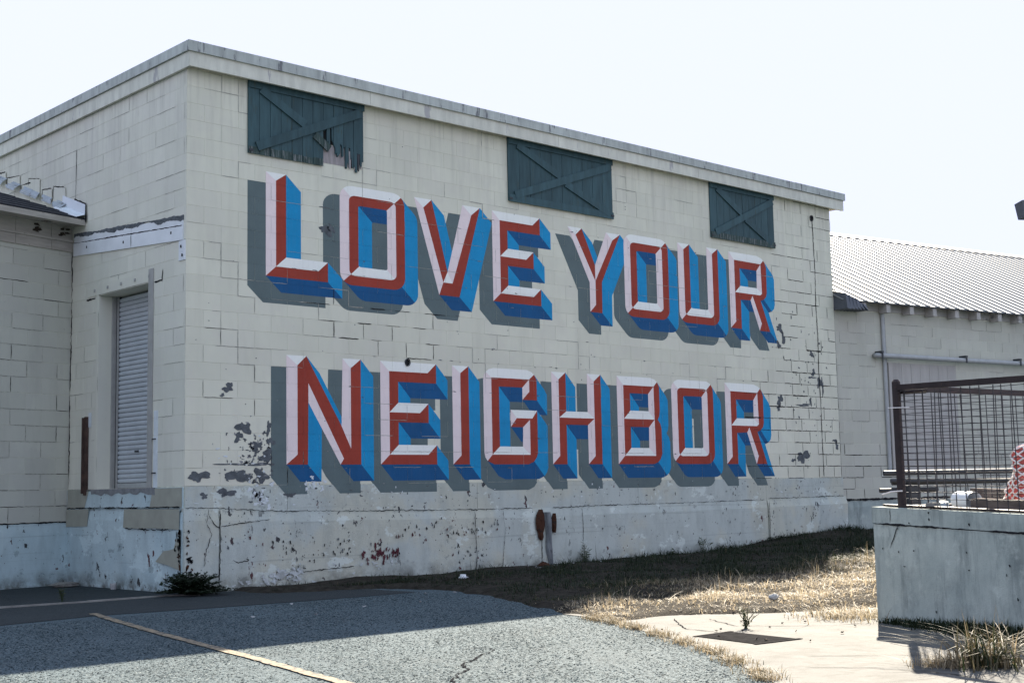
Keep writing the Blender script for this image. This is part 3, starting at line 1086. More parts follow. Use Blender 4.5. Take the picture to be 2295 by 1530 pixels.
def rrect(x0, x1, y0, y1, rx, ry, n=6):
    """rounded rectangle, counter clockwise from the bottom left; returns points with side tags"""
    P = []
    for (cx, cy, t0, sides) in ((x0 + rx, y0 + ry, 180, 'LB'), (x1 - rx, y0 + ry, 270, 'BR'), (x1 - rx, y1 - ry, 0, 'RT'), (x0 + rx, y1 - ry, 90, 'TL')):
        for k in range(n + 1):
            t = R(t0 + 90 * k / n)
            P.append((cx + rx * math.cos(t), cy + ry * math.sin(t)))
    return P


def letter_O(w):
    n = 6
    o = rrect(0, w, 0, 1, 0.20, 0.125, n)
    m = rrect(a_, w - a_, .095, .905, 0.10, 0.055, n)
    q = rrect(s_, w - s_, .19, .81, 0.035, 0.02, n)
    F = []
    N = len(o)
    side_o = 'pink red red white'.split()
    for i in range(N):
        j = (i + 1) % N
        c, k = divmod(i, n + 1)                       # corner index, step
        # sides in order: corner0 (L->B), bottom, corner1 (B->R), right, corner2 (R->T), top, corner3 (T->L), left
        if k == n:
            so, si = (('red', 'white'), ('red', 'pink'), ('white', 'red'), ('pink', 'red'))[c]
        else:
            half = 0 if k < n / 2 else 1
            so = (('pink', 'red'), ('red', 'red'), ('red', 'white'), ('white', 'pink'))[c][half]
            si = (('red', 'white'), ('white', 'pink'), ('pink', 'red'), ('red', 'red'))[c][half]
        F.append((so, [o[i], o[j], m[j], m[i]]))
        F.append((si, [m[i], m[j], q[j], q[i]]))
    return F, [o, q[::-1]]


def letter_U(w):
    n = 6
    o = rrect(0, w, 0, 1.0, 0.20, 0.125, n)[:2 * (n + 1)]
    m = rrect(a_, w - a_, .095, .93, 0.10, 0.055, n)[:2 * (n + 1)]
    q = rrect(s_, w - s_, .19, 1.0, 0.04, 0.025, n)[:2 * (n + 1)]
    F = []
    N = len(o)
    for i in range(N - 1):
        c, k = divmod(i, n + 1)
        if k == n:
            so, si = 'red', 'white'
        else:
            half = 0 if k < n / 2 else 1
            so = (('pink', 'red'), ('red', 'red'))[c][half]
            si = (('red', 'white'), ('white', 'pink'))[c][half]
        F.append((so, [o[i], o[i + 1], m[i + 1], m[i]]))
        F.append((si, [m[i], m[i + 1], q[i + 1], q[i]]))
    F += [('pink', [(0, 1), (a_, .925), m[0], o[0]]), ('red', [(s_, 1), (a_, .925), m[0], q[0]]), ('white', [(0, 1), (s_, 1), (a_, .925)]),
          ('red', [(w, 1), (w - a_, .925), m[-1], o[-1]]), ('pink', [(w - s_, 1), (w - a_, .925), m[-1], q[-1]]), ('white', [(w - s_, 1), (w, 1), (w - a_, .925)])]
    out = [(0, 1)] + o + [(w, 1), (w - s_, 1)] + q[::-1] + [(s_, 1)]
    return F, [out]


def letter_poly(ch):
    a, s = a_, s_
    if ch == 'I':
        return [('pink', [(0, 1), (a, .925), (a, .09), (0, 0)]), ('white', [(0, 1), (s, 1), (a, .925)]), ('red', [(s, 1), (a, .925), (a, .09), (0, 0), (s, 0)])], \
               [[(0, 0), (s, 0), (s, 1), (0, 1)]]
    if ch == 'L':
        w = .94
        return [('pink', [(0, 1), (a, .925), (a, .0975), (0, 0)]), ('white', [(0, 1), (s, 1), (a, .925)]), ('white', [(s, .195), (w, .195), (w - a, .0975), (a, .0975)]),
                ('red', [(s, 1), (a, .925), (a, .0975), (s, .195)]), ('red', [(w, .195), (w - a, .0975), (a, .0975), (0, 0), (w, 0)])], \
               [[(0, 0), (w, 0), (w, .195), (s, .195), (s, 1), (0, 1)]]
    if ch == 'E':
        w, m = .96, .82
        return [('pink', [(0, 1), (a, .905), (a, .095), (0, 0)]), ('white', [(0, 1), (w, 1), (w - a, .905), (a, .905)]),
                ('red', [(w, 1), (w - a, .905), (a, .905), (a, .505), (s, .60), (s, .805), (w, .805)]),
                ('white', [(s, .60), (m, .60), (m - a, .505), (a, .505)]), ('red', [(m, .60), (m - a, .505), (a, .505), (a, .095), (s, .19), (s, .41), (m, .41)]),
                ('white', [(s, .19), (w, .19), (w - a, .095), (a, .095)]), ('red', [(w, .19), (w - a, .095), (a, .095), (0, 0), (w, 0)])], \
               [[(0, 0), (w, 0), (w, .19), (s, .19), (s, .41), (m, .41), (m, .60), (s, .60), (s, .805), (w, .805), (w, 1), (0, 1)]]
    if ch == 'V':
        M1, J, Mb, Mc, M2 = (.165, .905), (.585, .252), (.505, .137), (.675, .137), (1.045, .905)
        return [('pink', [(0, 1), M1, Mb, (.43, 0)]), ('red', [(.31, 1), M1, Mb, J]), ('white', [J, Mb, Mc]), ('pink', [(.88, 1), M2, Mc, J]),
                ('red', [(1.21, 1), M2, Mc, Mb, (.43, 0), (.80, 0)]), ('white', [(0, 1), (.31, 1), M1]), ('white', [(.88, 1), (1.21, 1), M2])], \
               [[(.43, 0), (.80, 0), (1.21, 1), (.88, 1), J, (.31, 1), (0, 1)]]
    if ch == 'Y':
        M1, J, M2, Jm, Ms = (.175, .885), (.59, .555), (1.0, .885), (.59, .37), (.59, .09)
        return [('pink', [(0, .97), M1, Jm, Ms, (.46, 0), (.46, .345)]), ('red', [(.31, .97), M1, Jm, J]), ('pink', [(.86, .97), M2, Jm, J]),
                ('red', [(1.18, .97), M2, Jm, Ms, (.46, 0), (.73, 0), (.735, .365)]), ('white', [(0, .97), (.31, .97), M1]), ('white', [(.86, .97), (1.18, .97), M2])], \
               [[(.46, 0), (.73, 0), (.735, .365), (1.18, .97), (.86, .97), J, (.31, .97), (0, .97), (.46, .345)]]
    if ch == 'R':
        top = [(.80, 1), (.93, .975), (1.02, .925), (1.06, .86)]
        low = [(1.055, .52), (1.03, .465), (.96, .425), (.865, .405)]
        return [('pink', [(0, 1), (a, .9), (a, .09), (0, 0)]), ('white', [(0, 1), (.80, 1), (.93, .975), (.98, .95), (.90, .895), (a, .9)]),
                ('red', [(a, .9), (.90, .895), (.78, .80), (s, .80)]), ('red', [(a, .9), (s, .80), (s, .565), (a, .475)]),
                ('red', [(a, .475), (s, .385), (s, 0), (0, 0), (a, .09)]), ('pink', [(.78, .80), (.90, .895), (.915, .50), (.77, .565)]),
                ('red', [(.98, .95), (1.02, .925), (1.06, .86)] + low + [(.64, .455), (.86, .475), (.915, .50), (.90, .895)]),
                ('white', [(s, .565), (.77, .565), (.915, .50), (.86, .475), (a, .475)]), ('red', [(a, .475), (.86, .475), (.64, .455), (.575, .392), (s, .385)]),
                ('pink', [(.64, .455), (.575, .392), (.81, 0), (.875, .10)]), ('red', [(.64, .455), (.865, .405), (1.11, 0), (.81, 0), (.875, .10)])], \
               [[(0, 0), (s, 0), (s, .385), (.575, .392), (.81, 0), (1.11, 0), (.865, .405)] + low[::-1][1:] + top[::-1] + [(0, 1)],
                [(s, .80), (.78, .80), (.77, .565), (s, .565)]]
    if ch == 'N':
        return [('pink', [(0, 1), (.165, .91), (.165, .09), (0, 0)]), ('white', [(0, 1), (.30, 1), (.165, .91)]),
                ('red', [(.30, 1), (.165, .91), (.165, .09), (0, 0), (.32, 0), (.33, .75)]), ('pink', [(.33, .75), (.33, .57), (.82, 0), (.875, .055)]),
                ('red', [(.30, 1), (.33, .75), (.875, .055), (.99, .15), (.84, .36)]), ('pink', [(.86, 1), (.99, .91), (.99, .15), (.84, .36)]),
                ('white', [(.86, 1), (1.15, 1), (.99, .91)]), ('red', [(1.15, 1), (.99, .91), (.99, .15), (.875, .055), (.82, 0), (1.15, 0)])], \
               [[(0, 0), (.32, 0), (.33, .57), (.82, 0), (1.15, 0), (1.15, 1), (.86, 1), (.84, .36), (.30, 1), (0, 1)]]
    if ch == 'H':
        w = 1.06
        r = w - s
        return [('pink', [(0, 1), (a, .92), (a, .09), (0, 0)]), ('white', [(0, 1), (s, 1), (a, .92)]), ('red', [(s, 1), (a, .92), (a, .505), (s, .575)]),
                ('red', [(a, .505), (s, .43), (s, 0), (0, 0), (a, .09)]), ('white', [(s, .575), (r, .575), (w - a, .505), (a, .505)]),
                ('red', [(a, .505), (w - a, .505), (r, .43), (s, .43)]), ('pink', [(r, 1), (w - a, .92), (w - a, .505), (r, .575)]),
                ('pink', [(r, .43), (w - a, .505), (w - a, .09), (r, 0)]), ('white', [(r, 1), (w, 1), (w - a, .92)]), ('red', [(w, 1), (w - a, .92), (w - a, .09), (r, 0), (w, 0)])], \
               [[(0, 0), (s, 0), (s, .43), (r, .43), (r, 0), (w, 0), (w, 1), (r, 1), (r, .575), (s, .575), (s, 1), (0, 1)]]
    if ch == 'B':
        up = [(1.0, .62), (.985, .56), (.945, .515)]
        return [('pink', [(0, 1), (a, .9), (a, .095), (0, 0)]), ('white', [(0, 1), (.80, 1), (.90, .98), (.95, .955), (.865, .9), (a, .9)]),
                ('red', [(a, .9), (.865, .9), (.73, .81), (s, .81)]), ('red', [(a, .9), (s, .81), (s, .61), (a, .515)]), ('red', [(a, .515), (s, .425), (s, .185), (a, .095)]),
                ('pink', [(.73, .81), (.865, .9), (.87, .515), (.73, .61)]), ('white', [(s, .61), (.73, .61), (.87, .515), (a, .515)]),
                ('red', [(a, .515), (.87, .515), (.73, .425), (s, .425)]), ('pink', [(.73, .425), (.87, .515), (.88, .095), (.72, .185)]),
                ('white', [(s, .185), (.72, .185), (.88, .095), (a, .095)]), ('red', [(.95, .955), (1.0, .90)] + up + [(.87, .515), (.865, .9)]),
                ('red', [(.945, .515), (1.0, .47), (1.03, .41), (1.03, .12), (.99, .06), (.93, .025), (.88, .095), (.87, .515)]),
                ('red', [(a, .095), (.88, .095), (.93, .025), (.83, 0), (0, 0)])], \
               [[(0, 0), (.83, 0), (.93, .025), (.99, .06), (1.03, .12), (1.03, .41), (1.0, .47)] + up[::-1] + [(1.0, .90), (.95, .955), (.90, .98), (.80, 1), (0, 1)],
                [(s, .81), (.73, .81), (.73, .61), (s, .61)], [(s, .425), (.73, .425), (.72, .185), (s, .185)]]
    if ch == 'G':
        return [('pink', [(.05, .955), (.015, .92), (0, .87), (0, .12), (.02, .07), (.06, .035), (.155, .10), (.155, .90)]),
                ('white', [(.05, .955), (.11, .985), (.2, 1), (.86, 1), (.95, .98), (1.0, .955), (.90, .90), (.155, .90)]),
                ('red', [(.155, .90), (.90, .90), (.76, .81), (s, .81)]), ('red', [(.155, .90), (s, .81), (s, .185), (.155, .10)]),
                ('pink', [(.76, .81), (.90, .90), (.90, .77), (.76, .68)]), ('red', [(1.0, .955), (1.05, .90), (1.05, .68), (.76, .68), (.90, .77), (.90, .90)]),
                ('white', [(.52, .57), (1.05, .57), (.95, .485), (.64, .485)]), ('pink', [(.52, .57), (.64, .485), (.52, .39)]),
                ('red', [(.64, .485), (.95, .485), (.90, .47), (.76, .39), (.52, .39)]), ('pink', [(.76, .39), (.90, .47), (.90, .10), (.75, .185)]),
                ('red', [(1.05, .57), (1.05, .12), (1.02, .07), (.97, .03), (.90, .10), (.90, .47), (.95, .485)]), ('white', [(s, .185), (.75, .185), (.90, .10), (.155, .10)]),
                ('red', [(.155, .10), (.90, .10), (.97, .03), (.86, 0), (.19, 0), (.06, .035)])], \
               [[(.19, 0), (.86, 0), (.97, .03), (1.02, .07), (1.05, .12), (1.05, .57), (.52, .57), (.52, .39), (.76, .39), (.75, .185), (s, .185), (s, .81), (.76, .81), (.76, .68),
                 (1.05, .68), (1.05, .90), (1.0, .955), (.95, .98), (.86, 1), (.2, 1), (.11, .985), (.05, .955), (.015, .92), (0, .87), (0, .12), (.02, .07), (.06, .035)]]


PAINTS = ['mural_red', 'mural_pink', 'mural_white', 'mural_blue', 'mural_navy', 'mural_grey']
PI_ = {'red': 0, 'pink': 1, 'white': 2}
skin = Skin(MUR, mur_cells + band)
# the joints of the plaster band lie deeper than the backing, so paint there only needs the face
ROWS = [(3.84, LETTER_H[0], (0.225, -0.195), (-0.265, -0.145), 0.0025,
         [('L', 1.11, 0), ('O', 2.24, 1.08), ('V', 3.49, 0), ('E', 4.93, 0), ('Y', 6.48, 0), ('O', 7.74, 1.07), ('U', 9.06, 1.05), ('R', 10.41, 0)]),
        (1.495, LETTER_H[1], (0.205, -0.213), (-0.225, -0.155), 0.0,
         [('N', 1.41, 0), ('E', 2.88, 0), ('I', 4.13, 0), ('G', 4.705, 0), ('H', 6.06, 0), ('B', 7.485, 0), ('O', 8.78, 1.07), ('R', 10.17, 0)])]
lift = 0.0
for zb, hh, ext, shd, drop, row in ROWS:
    for ch, x0, w in row:
        F, loops = letter_O(w) if ch == 'O' else letter_U(w) if ch == 'U' else letter_poly(ch)
        T = lambda p: (x0 + p[0], zb - drop * (x0 - 1) + p[1] * hh)
        mb = MB()
        lift = (lift + 0.00007) % 0.0002                # neighbours never share a plane
        loops = [[T(p) for p in lp] for lp in loops]
        # shadow: face and block side moved down left
        for lp in loops:
            n = len(lp)
            for i in range(n):
                p, q = lp[i], lp[(i + 1) % n]
                nx, nz = q[1] - p[1], -(q[0] - p[0])
                if nx * ext[0] + nz * ext[1] > 1e-6:
                    A, B = (p[0] + shd[0], p[1] + shd[1]), (q[0] + shd[0], q[1] + shd[1])
                    skin.stick(mb, [(*A, .0007 + lift), (*B, .0007 + lift), (B[0] + ext[0], B[1] + ext[1], .0004 + lift), (A[0] + ext[0], A[1] + ext[1], .0004 + lift)], 5)
                    # block side
                    f = 3 if nx > abs(nz) * 0.75 else 4
                    skin.stick(mb, [(*p, .0016 + lift), (*q, .0016 + lift), (q[0] + ext[0], q[1] + ext[1], .0012 + lift), (p[0] + ext[0], p[1] + ext[1], .0012 + lift)], f)
        for c, pts in F:
            P = [T(p) for p in pts]
            for t in tess(P):
                skin.stick(mb, [(*p, .0022 + lift) for p in t], PI_[c])
                skin.stick(mb, [(p[0] + shd[0], p[1] + shd[1], .00078 + lift) for p in t], 5)
        mb.obj('painted_letter', PAINTS, mural_wall, label='painted letter %s in red, white and blue with grey shadow' % ch)

# -- peeled paint, bare patches, open joints, cracks
mb = MB()


def peel(a, z, ra, rz, mi=0, rough=0.4, n=26, h=.0030):
    pts = blob(a, z, ra, rz, n, rough)
    for t in fan(pts, (a, z), h):
        skin.stick(mb, t, mi)


peel(0.19, 1.36, .125, .062, 0, .45)
peel(0.72, 1.36, .165, .068, 0, .35)
for a, z, ra, rz in ((1.05, 1.36, .10, .07), (.80, 1.94, .09, .07), (.72, 1.83, .05, .06), (.98, 1.72, .08, .05), (1.12, 1.6, .10, .07), (1.05, 1.50, .16, .018), (.62, 1.5, .18, .012),
                     (1.15, 1.95, .035, .07), (.58, 2.42, .07, .05), (.5, 2.33, .03, .02), (1.18, 1.78, .06, .04), (2.02, 4.52, .10, .055), (2.1, 4.55, .05, .05), (2.0, 4.82, .07, .008),
                     (12.35, 1.62, .16, .11), (12.05, 1.56, .06, .03), (12.75, 3.48, .06, .05), (12.78, 3.15, .05, .06), (12.72, 3.06, .10, .02), (12.45, 2.55, .18, .025),
                     (12.65, 2.62, .04, .06), (11.72, 2.62, .08, .08), (11.68, 2.48, .05, .05), (12.95, 2.98, .05, .12), (13.05, 2.9, .03, .14), (11.8, 3.9, .10, .06), (11.9, 3.72, .04, .12),
                     (11.75, 3.6, .05, .06), (13.42, 1.83, .05, .07), (13.36, 1.92, .09, .02), (.55, 1.16, .10, .05), (1.0, 1.13, .06, .05), (1.45, 1.12, .07, .03), (.25, 1.13, .05, .03)):
    peel(a, z, ra, rz, 0, .55, 30)
for _ in range(150):                                    # small flakes beside the first N
    a = random.gauss(1.0, .22)
    z = random.gauss(1.55, .22)
    if a < 1.2:
        peel(a, z, random.uniform(.006, .03), random.uniform(.005, .022), random.choice((0, 0, 0, 1, 2)), .6, 9, .0033)
for _ in range(60):
    peel(random.gauss(12.5, .35), random.gauss(2.9, .6), random.uniform(.006, .02), random.uniform(.006, .03), 0, .6, 8, .0033)
for _ in range(90):
    peel(random.uniform(0.1, 13.3), random.uniform(.93, 1.23), random.uniform(.005, .03), random.uniform(.004, .014), random.choice((0, 0, 1)), .6, 8, .0035)
for _ in range(130):
    zc_ = Z0 + COURSE * random.randint(0, 18)
    peel(random.uniform(1.1, 11.6), zc_ + random.uniform(-.012, .012), random.uniform(.008, .035), random.uniform(.003, .008), random.choice((0, 2, 2)), .6, 9, .0031)
for _ in range(70):
    peel(random.uniform(0.1, 13.4), random.uniform(1.3, 6.2), random.uniform(.004, .010), random.uniform(.004, .010), 0, .5, 7, .0036)
for a, z, ra, rz in [(random.gauss(1.85, .12), random.gauss(1.26, .05), random.uniform(.01, .03), random.uniform(.01, .04)) for _ in range(9)] + [(random.gauss(1.02, .09), random.gauss(1.1, .06), random.uniform(.01, .035), random.uniform(.01, .03)) for _ in range(22)]:
    peel(a, z, ra, rz, 1, .6, 18, .0038)
mb.obj('peeled_paint', ['bare_block', 'old_white', 'bare_concrete'], mural_wall, kind='stuff')

mb = MB()
dC = -0.0042


def joint_p(a, z):
    if a > 11.75:
        return (.92 if z < 3.6 else .5), (.005, .011)
    if 10.9 < a and z < 3.2:
        return .7, (.005, .009)
    if 1.7 < a < 3.9 and 2.9 < z < 3.75:
        return .55, (.005, .012)
    if a < 1.5 and z < 3.3:
        return .16, (.005, .009)
    return 0, (.004, .007)


for (l, r, b, t, pr) in mur_cells:
    p, ws = joint_p((l + r) / 2, (b + t) / 2)
    if random.random() < p:
        f0, f1 = (0, 1) if l > 10.5 else (random.uniform(0, .3), random.uniform(.6, 1))
        ribbon(mb, MUR, [(l + (r - l) * f0, b), (l + (r - l) * f1, b)], random.uniform(*ws) * (2 if random.random() < .15 else 1), dC, wob=.003)
    if random.random() < p * .9:
        ribbon(mb, MUR, [(r, b), (r, t)], random.uniform(*ws), dC, wob=.003)
ribbon(mb, MUR, [(12.95, 6.0), (12.96, 5.5), (12.97, 5.0), (12.95, 4.4), (12.97, 3.8), (12.95, 3.2), (12.97, 2.6), (12.96, 2.0), (12.97, 1.26)], .020, dC, wob=.006)
# long cracks on top of the foundation and down its face
ribbon(mb, MUR, [(0.0, .99), (.3, .985), (.45, .98), (.9, .945), (1.3, .925), (2.5, .90), (3.5, .885), (4.5, .87), (5.6, .865)], .007, -0.0305, jag=.6, wob=.008)
ribbon(mb, MUR, [(6.0, .86), (7.0, .875), (8.0, .87), (9.5, .875), (10.5, .88), (11.15, .875)], .007, -0.0305, jag=.6, wob=.008)
ribbon(mb, MUR, [(11.2, .90), (12.0, .90), (12.8, .905), (13.5, .91)], .010, -0.0505, jag=.6, wob=.008)
for pts in ([(.30, .97), (.27, .8), (.34, .68), (.27, .5), (.24, .3)], [(.30, .9), (.37, .8), (.44, .74)], [(.45, .76), (.8, .80), (1.15, .83)], [(4.47, .85), (4.48, .6), (4.5, .2), (4.47, 0)],
            [(5.0, .84), (5.04, .55), (5.0, .3), (4.98, 0)], [(6.6, .85), (6.62, .5), (6.6, .2)], [(.62, .36), (.7, .33), (.85, .35), (.8, .37)], [(1.2, .12), (1.6, .17), (2.4, .2)]):
    ribbon(mb, MUR, pts, .007, -0.046, jag=.6, wob=.006, step=.02)
for l in (.447, 5.754, 11.2):
    ribbon(mb, MUR, [(l, .96 if l < 1 else .86), (l + .01, .5), (l - .01, .05)], .010, -0.047 if l < 11 else -.066, jag=.6, wob=.007, step=.02)


def step_crack(m2, fr, a, z, n, w, mi, course=COURSE, bw=BW, dC=dC):
    """hairline that walks down the joints in steps"""
    k = round((z - Z0) / course)
    pts = [(a, Z0 + k * course)]
    sgn = random.choice((1, 1, -1))
    for i in range(n):
        if i % 2:
            k -= 1
        else:
            off = (k % 2) * bw / 2
            a = (math.floor((a + off) / (bw / 2) + .5) + sgn) * (bw / 2) - off
        pts.append((a, Z0 + k * course))
    ribbon(m2, fr, pts, w, dC, mi, wob=.002)


for a, z, n in ((.25, 6.2, 7), (.3, 4.2, 5), (.2, 3.95, 6), (.35, 3.4, 5), (2.1, 3.7, 3), (3.1, 5.5, 4), (2.75, 5.45, 3), (4.5, 5.2, 3), (7.7, 6.0, 4), (7.9, 5.9, 3), (.4, 2.9, 5), (1.6, 3.45, 4),
                (8.7, 4.9, 3), (5.2, 3.3, 4), (9.0, 3.2, 5), (6.5, 3.4, 4), (4.2, 3.2, 5), (11.9, 5.1, 3), (10.4, 3.1, 4), (.9, 5.2, 3), (5.0, 6.2, 2)):
    step_crack(mb, MUR, a, z, n, random.uniform(.006, .010), 1)
for (l, r, b, t, pr) in mur_cells:                      # faint joints under the paint
    q = .06 + .14 * (math.sin(l * 1.3 + b * 2.1) > .3)
    if random.random() < q:
        ribbon(mb, MUR, [(l, b), (r, b)], random.uniform(.003, .006), dC + .0001, 1, wob=.002)
    if random.random() < q:
        ribbon(mb, MUR, [(r, b), (r, t)], random.uniform(.003, .005), dC + .0001, 1, wob=.002)
mb.obj('cracks', ['crack', 'hairline'], mural_wall, kind='stuff')

mb = MB()
for (l, r, b, t, pr) in side_cells:
    if r < -6.2:
        continue
    if random.random() < .30:
        ribbon(mb, SID, [(l, b), (r, b)], .005, -.0042, 1, wob=.003)
    if random.random() < .15:
        ribbon(mb, SID, [(r, b), (r, t)], .005, -.0042, 1, wob=.003)
ribbon(mb, SID, [(-2.98, 5.87), (-2.99, 5.2), (-3.0, 4.9)], .010, -.0044)
ribbon(mb, SID, [(-3.06, 4.45), (-3.05, 3.6), (-3.07, 2.6), (-3.06, 1.3)], .018, -.0046, jag=.7, wob=.012)
ribbon(mb, SID, [(-3.05, 1.0), (-2.2, 1.005), (-1.2, 1.0), (-.05, 1.005)], .011, -.0335, jag=.6)
ribbon(mb, SID, [(-1.4, .745), (-.9, .74), (-.1, .735)], .010, -.036, jag=.8, wob=.01)
mb.obj('cracks', ['crack', 'hairline'], side_wall, kind='stuff')
# crumbling corner edge of the foundation
mb = MB()
for _ in range(70):
    z = random.uniform(.08, .74)
    a = random.gauss(-.03, .05)
    pts = blob(a, z, random.uniform(.008, .03), random.uniform(.01, .035), 9, .6)
    mi = random.choice((0, 0, 1))
    if a < -0.0:
        for t in fan(pts, (a, z), 0):
            mb.poly([SID(min(p[0], -.012), -.0385, p[1]) for p in t], mi)
    else:
        for t in fan(pts, (a, z), 0):
            mb.poly([MUR(max(p[0], .0) , -.0475, p[1]) for p in t], mi)
mb.obj('chipped_corner', ['crack', 'rust_bright'], mural_wall, kind='stuff')

mb = MB()


def scab(a, z, sa, sz, n, mi, r=(.006, .03), tall=1.6):
    for _ in range(n):
        x_, z_ = random.gauss(a, sa), random.gauss(z, sz)
        rr_ = random.uniform(*r)
        dd = -.0475 - random.uniform(0, .003)
        pts = blob(x_, z_, rr_ * .7, rr_ * tall * .7, 9, .6)
        mb.poly([MUR(p[0], dd, p[1]) for p in pts], mi)


for a, z, sa, sz, n in ((2.75, .33, .13, .05, 46), (3.05, .33, .06, .04, 16), (3.15, .55, .05, .02, 8), (3.42, .56, .05, .015, 6), (4.05, .57, .08, .025, 14), (4.45, .56, .12, .04, 22),
                        (4.85, .68, .05, .04, 9), (1.5, .42, .15, .12, 16), (1.75, .38, .2, .1, 18), (2.2, .44, .2, .1, 16), (4.4, .25, .2, .1, 20), (.9, .62, .25, .12, 8), (3.4, .72, .4, .05, 16),
                        (7.5, .5, .9, .2, 14), (9.5, .55, .9, .2, 10)):
    for q_ in range(1 + n // 6):
        scab(a, z, sa, sz, max(3, n // (1 + n // 6)), 0 if n > 40 else random.choice((0, 1, 1, 3)), (.004, .018) if n < 40 else (.008, .03), 2.0)
scab(1.35, .14, .16, .05, 26, 2, (.02, .07), .8)
scab(1.2, .08, .35, .03, 20, 2, (.02, .05), .5)
scab(3.0, .22, .4, .04, 26, 2, (.01, .03), .8)
scab(12.3, .28, .5, .04, 20, 1, (.01, .05), .6)
mb.obj('flaked_undercoat', ['maroon', 'crack', 'splash', 'bare_block'], mural_wall, kind='stuff')

# -- little vent holes in the mural wall
for (a, z, r_) in ((3.34, 2.865, .045), (12.93, 6.03, .05)):
    m2 = MB()
    ring = [(a + r_ * math.cos(t), z + r_ * 1.15 * math.sin(t)) for t in np.linspace(0, 2 * np.pi, 15)[:-1]]
    for i in range(14):
        p, q = ring[i], ring[(i + 1) % 14]
        m2.poly([MUR(p[0], -.02, p[1]), MUR(q[0], -.02, q[1]), MUR(q[0], .0, q[1]), MUR(p[0], .0, p[1])], 0)
        pi, qi = [((x - a) * .82 + a, (y - z) * .82 + z) for x, y in (p, q)]
        m2.poly([MUR(p[0], -.02, p[1]), MUR(q[0], -.02, q[1]), MUR(qi[0], -.02, qi[1]), MUR(pi[0], -.02, pi[1])], 0)
    m2.poly([MUR((x - a) * .82 + a, -.006, (y - z) * .82 + z) for x, y in ring], 1)  # black disc painted as the shade inside the pipe
    m2.obj('vent_pipe', ['dark_metal', 'shade_black'], mural_wall)

# -- roof edge: boards and trim in lengths, roof deck
fas = part_root('roof_edge', WH)
x = -0.05
for L in (2.7, 3.55, 3.3, 3.4, 0.98):
    x1 = min(x + L, 13.80)
    m2 = MB()
    j = random.uniform(-.004, .004)
    m2.box(x + .003, x1 - .003, -.142, -.10, 6.262 + j, 6.445, MUR)
    m2.obj('fascia_board', 'fascia_board', fas)
    x = x1
x = -0.075
for L in (1.9, 2.5, 2.9, 2.4, 2.6, 2.0):
    x1 = min(x + L, 13.83)
    m2 = MB()
    j = random.uniform(-.004, .006)
    m2.box(x + .002, x1 - .002, -.170, -.10, 6.448 + j, 6.578 + j, MUR)
    m2.obj('roof_trim', 'fascia_trim', fas)
    x = x1
y = -0.138
for L in (3.6, 2.1, 3.0, 3.5):
    y1 = y + L
    m2 = MB()
    m2.box(-y1 + .003, -y - .003, -.050, -.012, 6.262, 6.445, SID)
    m2.obj('fascia_board', 'fascia_board', fas)
    m2 = MB()
    m2.box(-y1 + .002 - .9, -y - .002 + (.03 if y < 0 else -.9), -.077, -.012, 6.449, 6.575, SID)
    m2.obj('roof_trim', 'fascia_trim', fas)
    y = y1
m2 = MB()
m2.box(-.01, 13.79, -.098, .25, 6.30, 6.33)
m2.obj('soffit', 'soffit', fas)
m2 = MB()
m2.box(.0, 13.78, -.095, DEPTH, 6.34, 6.56)
m2.obj('roof_deck', 'roof_felt', fas)


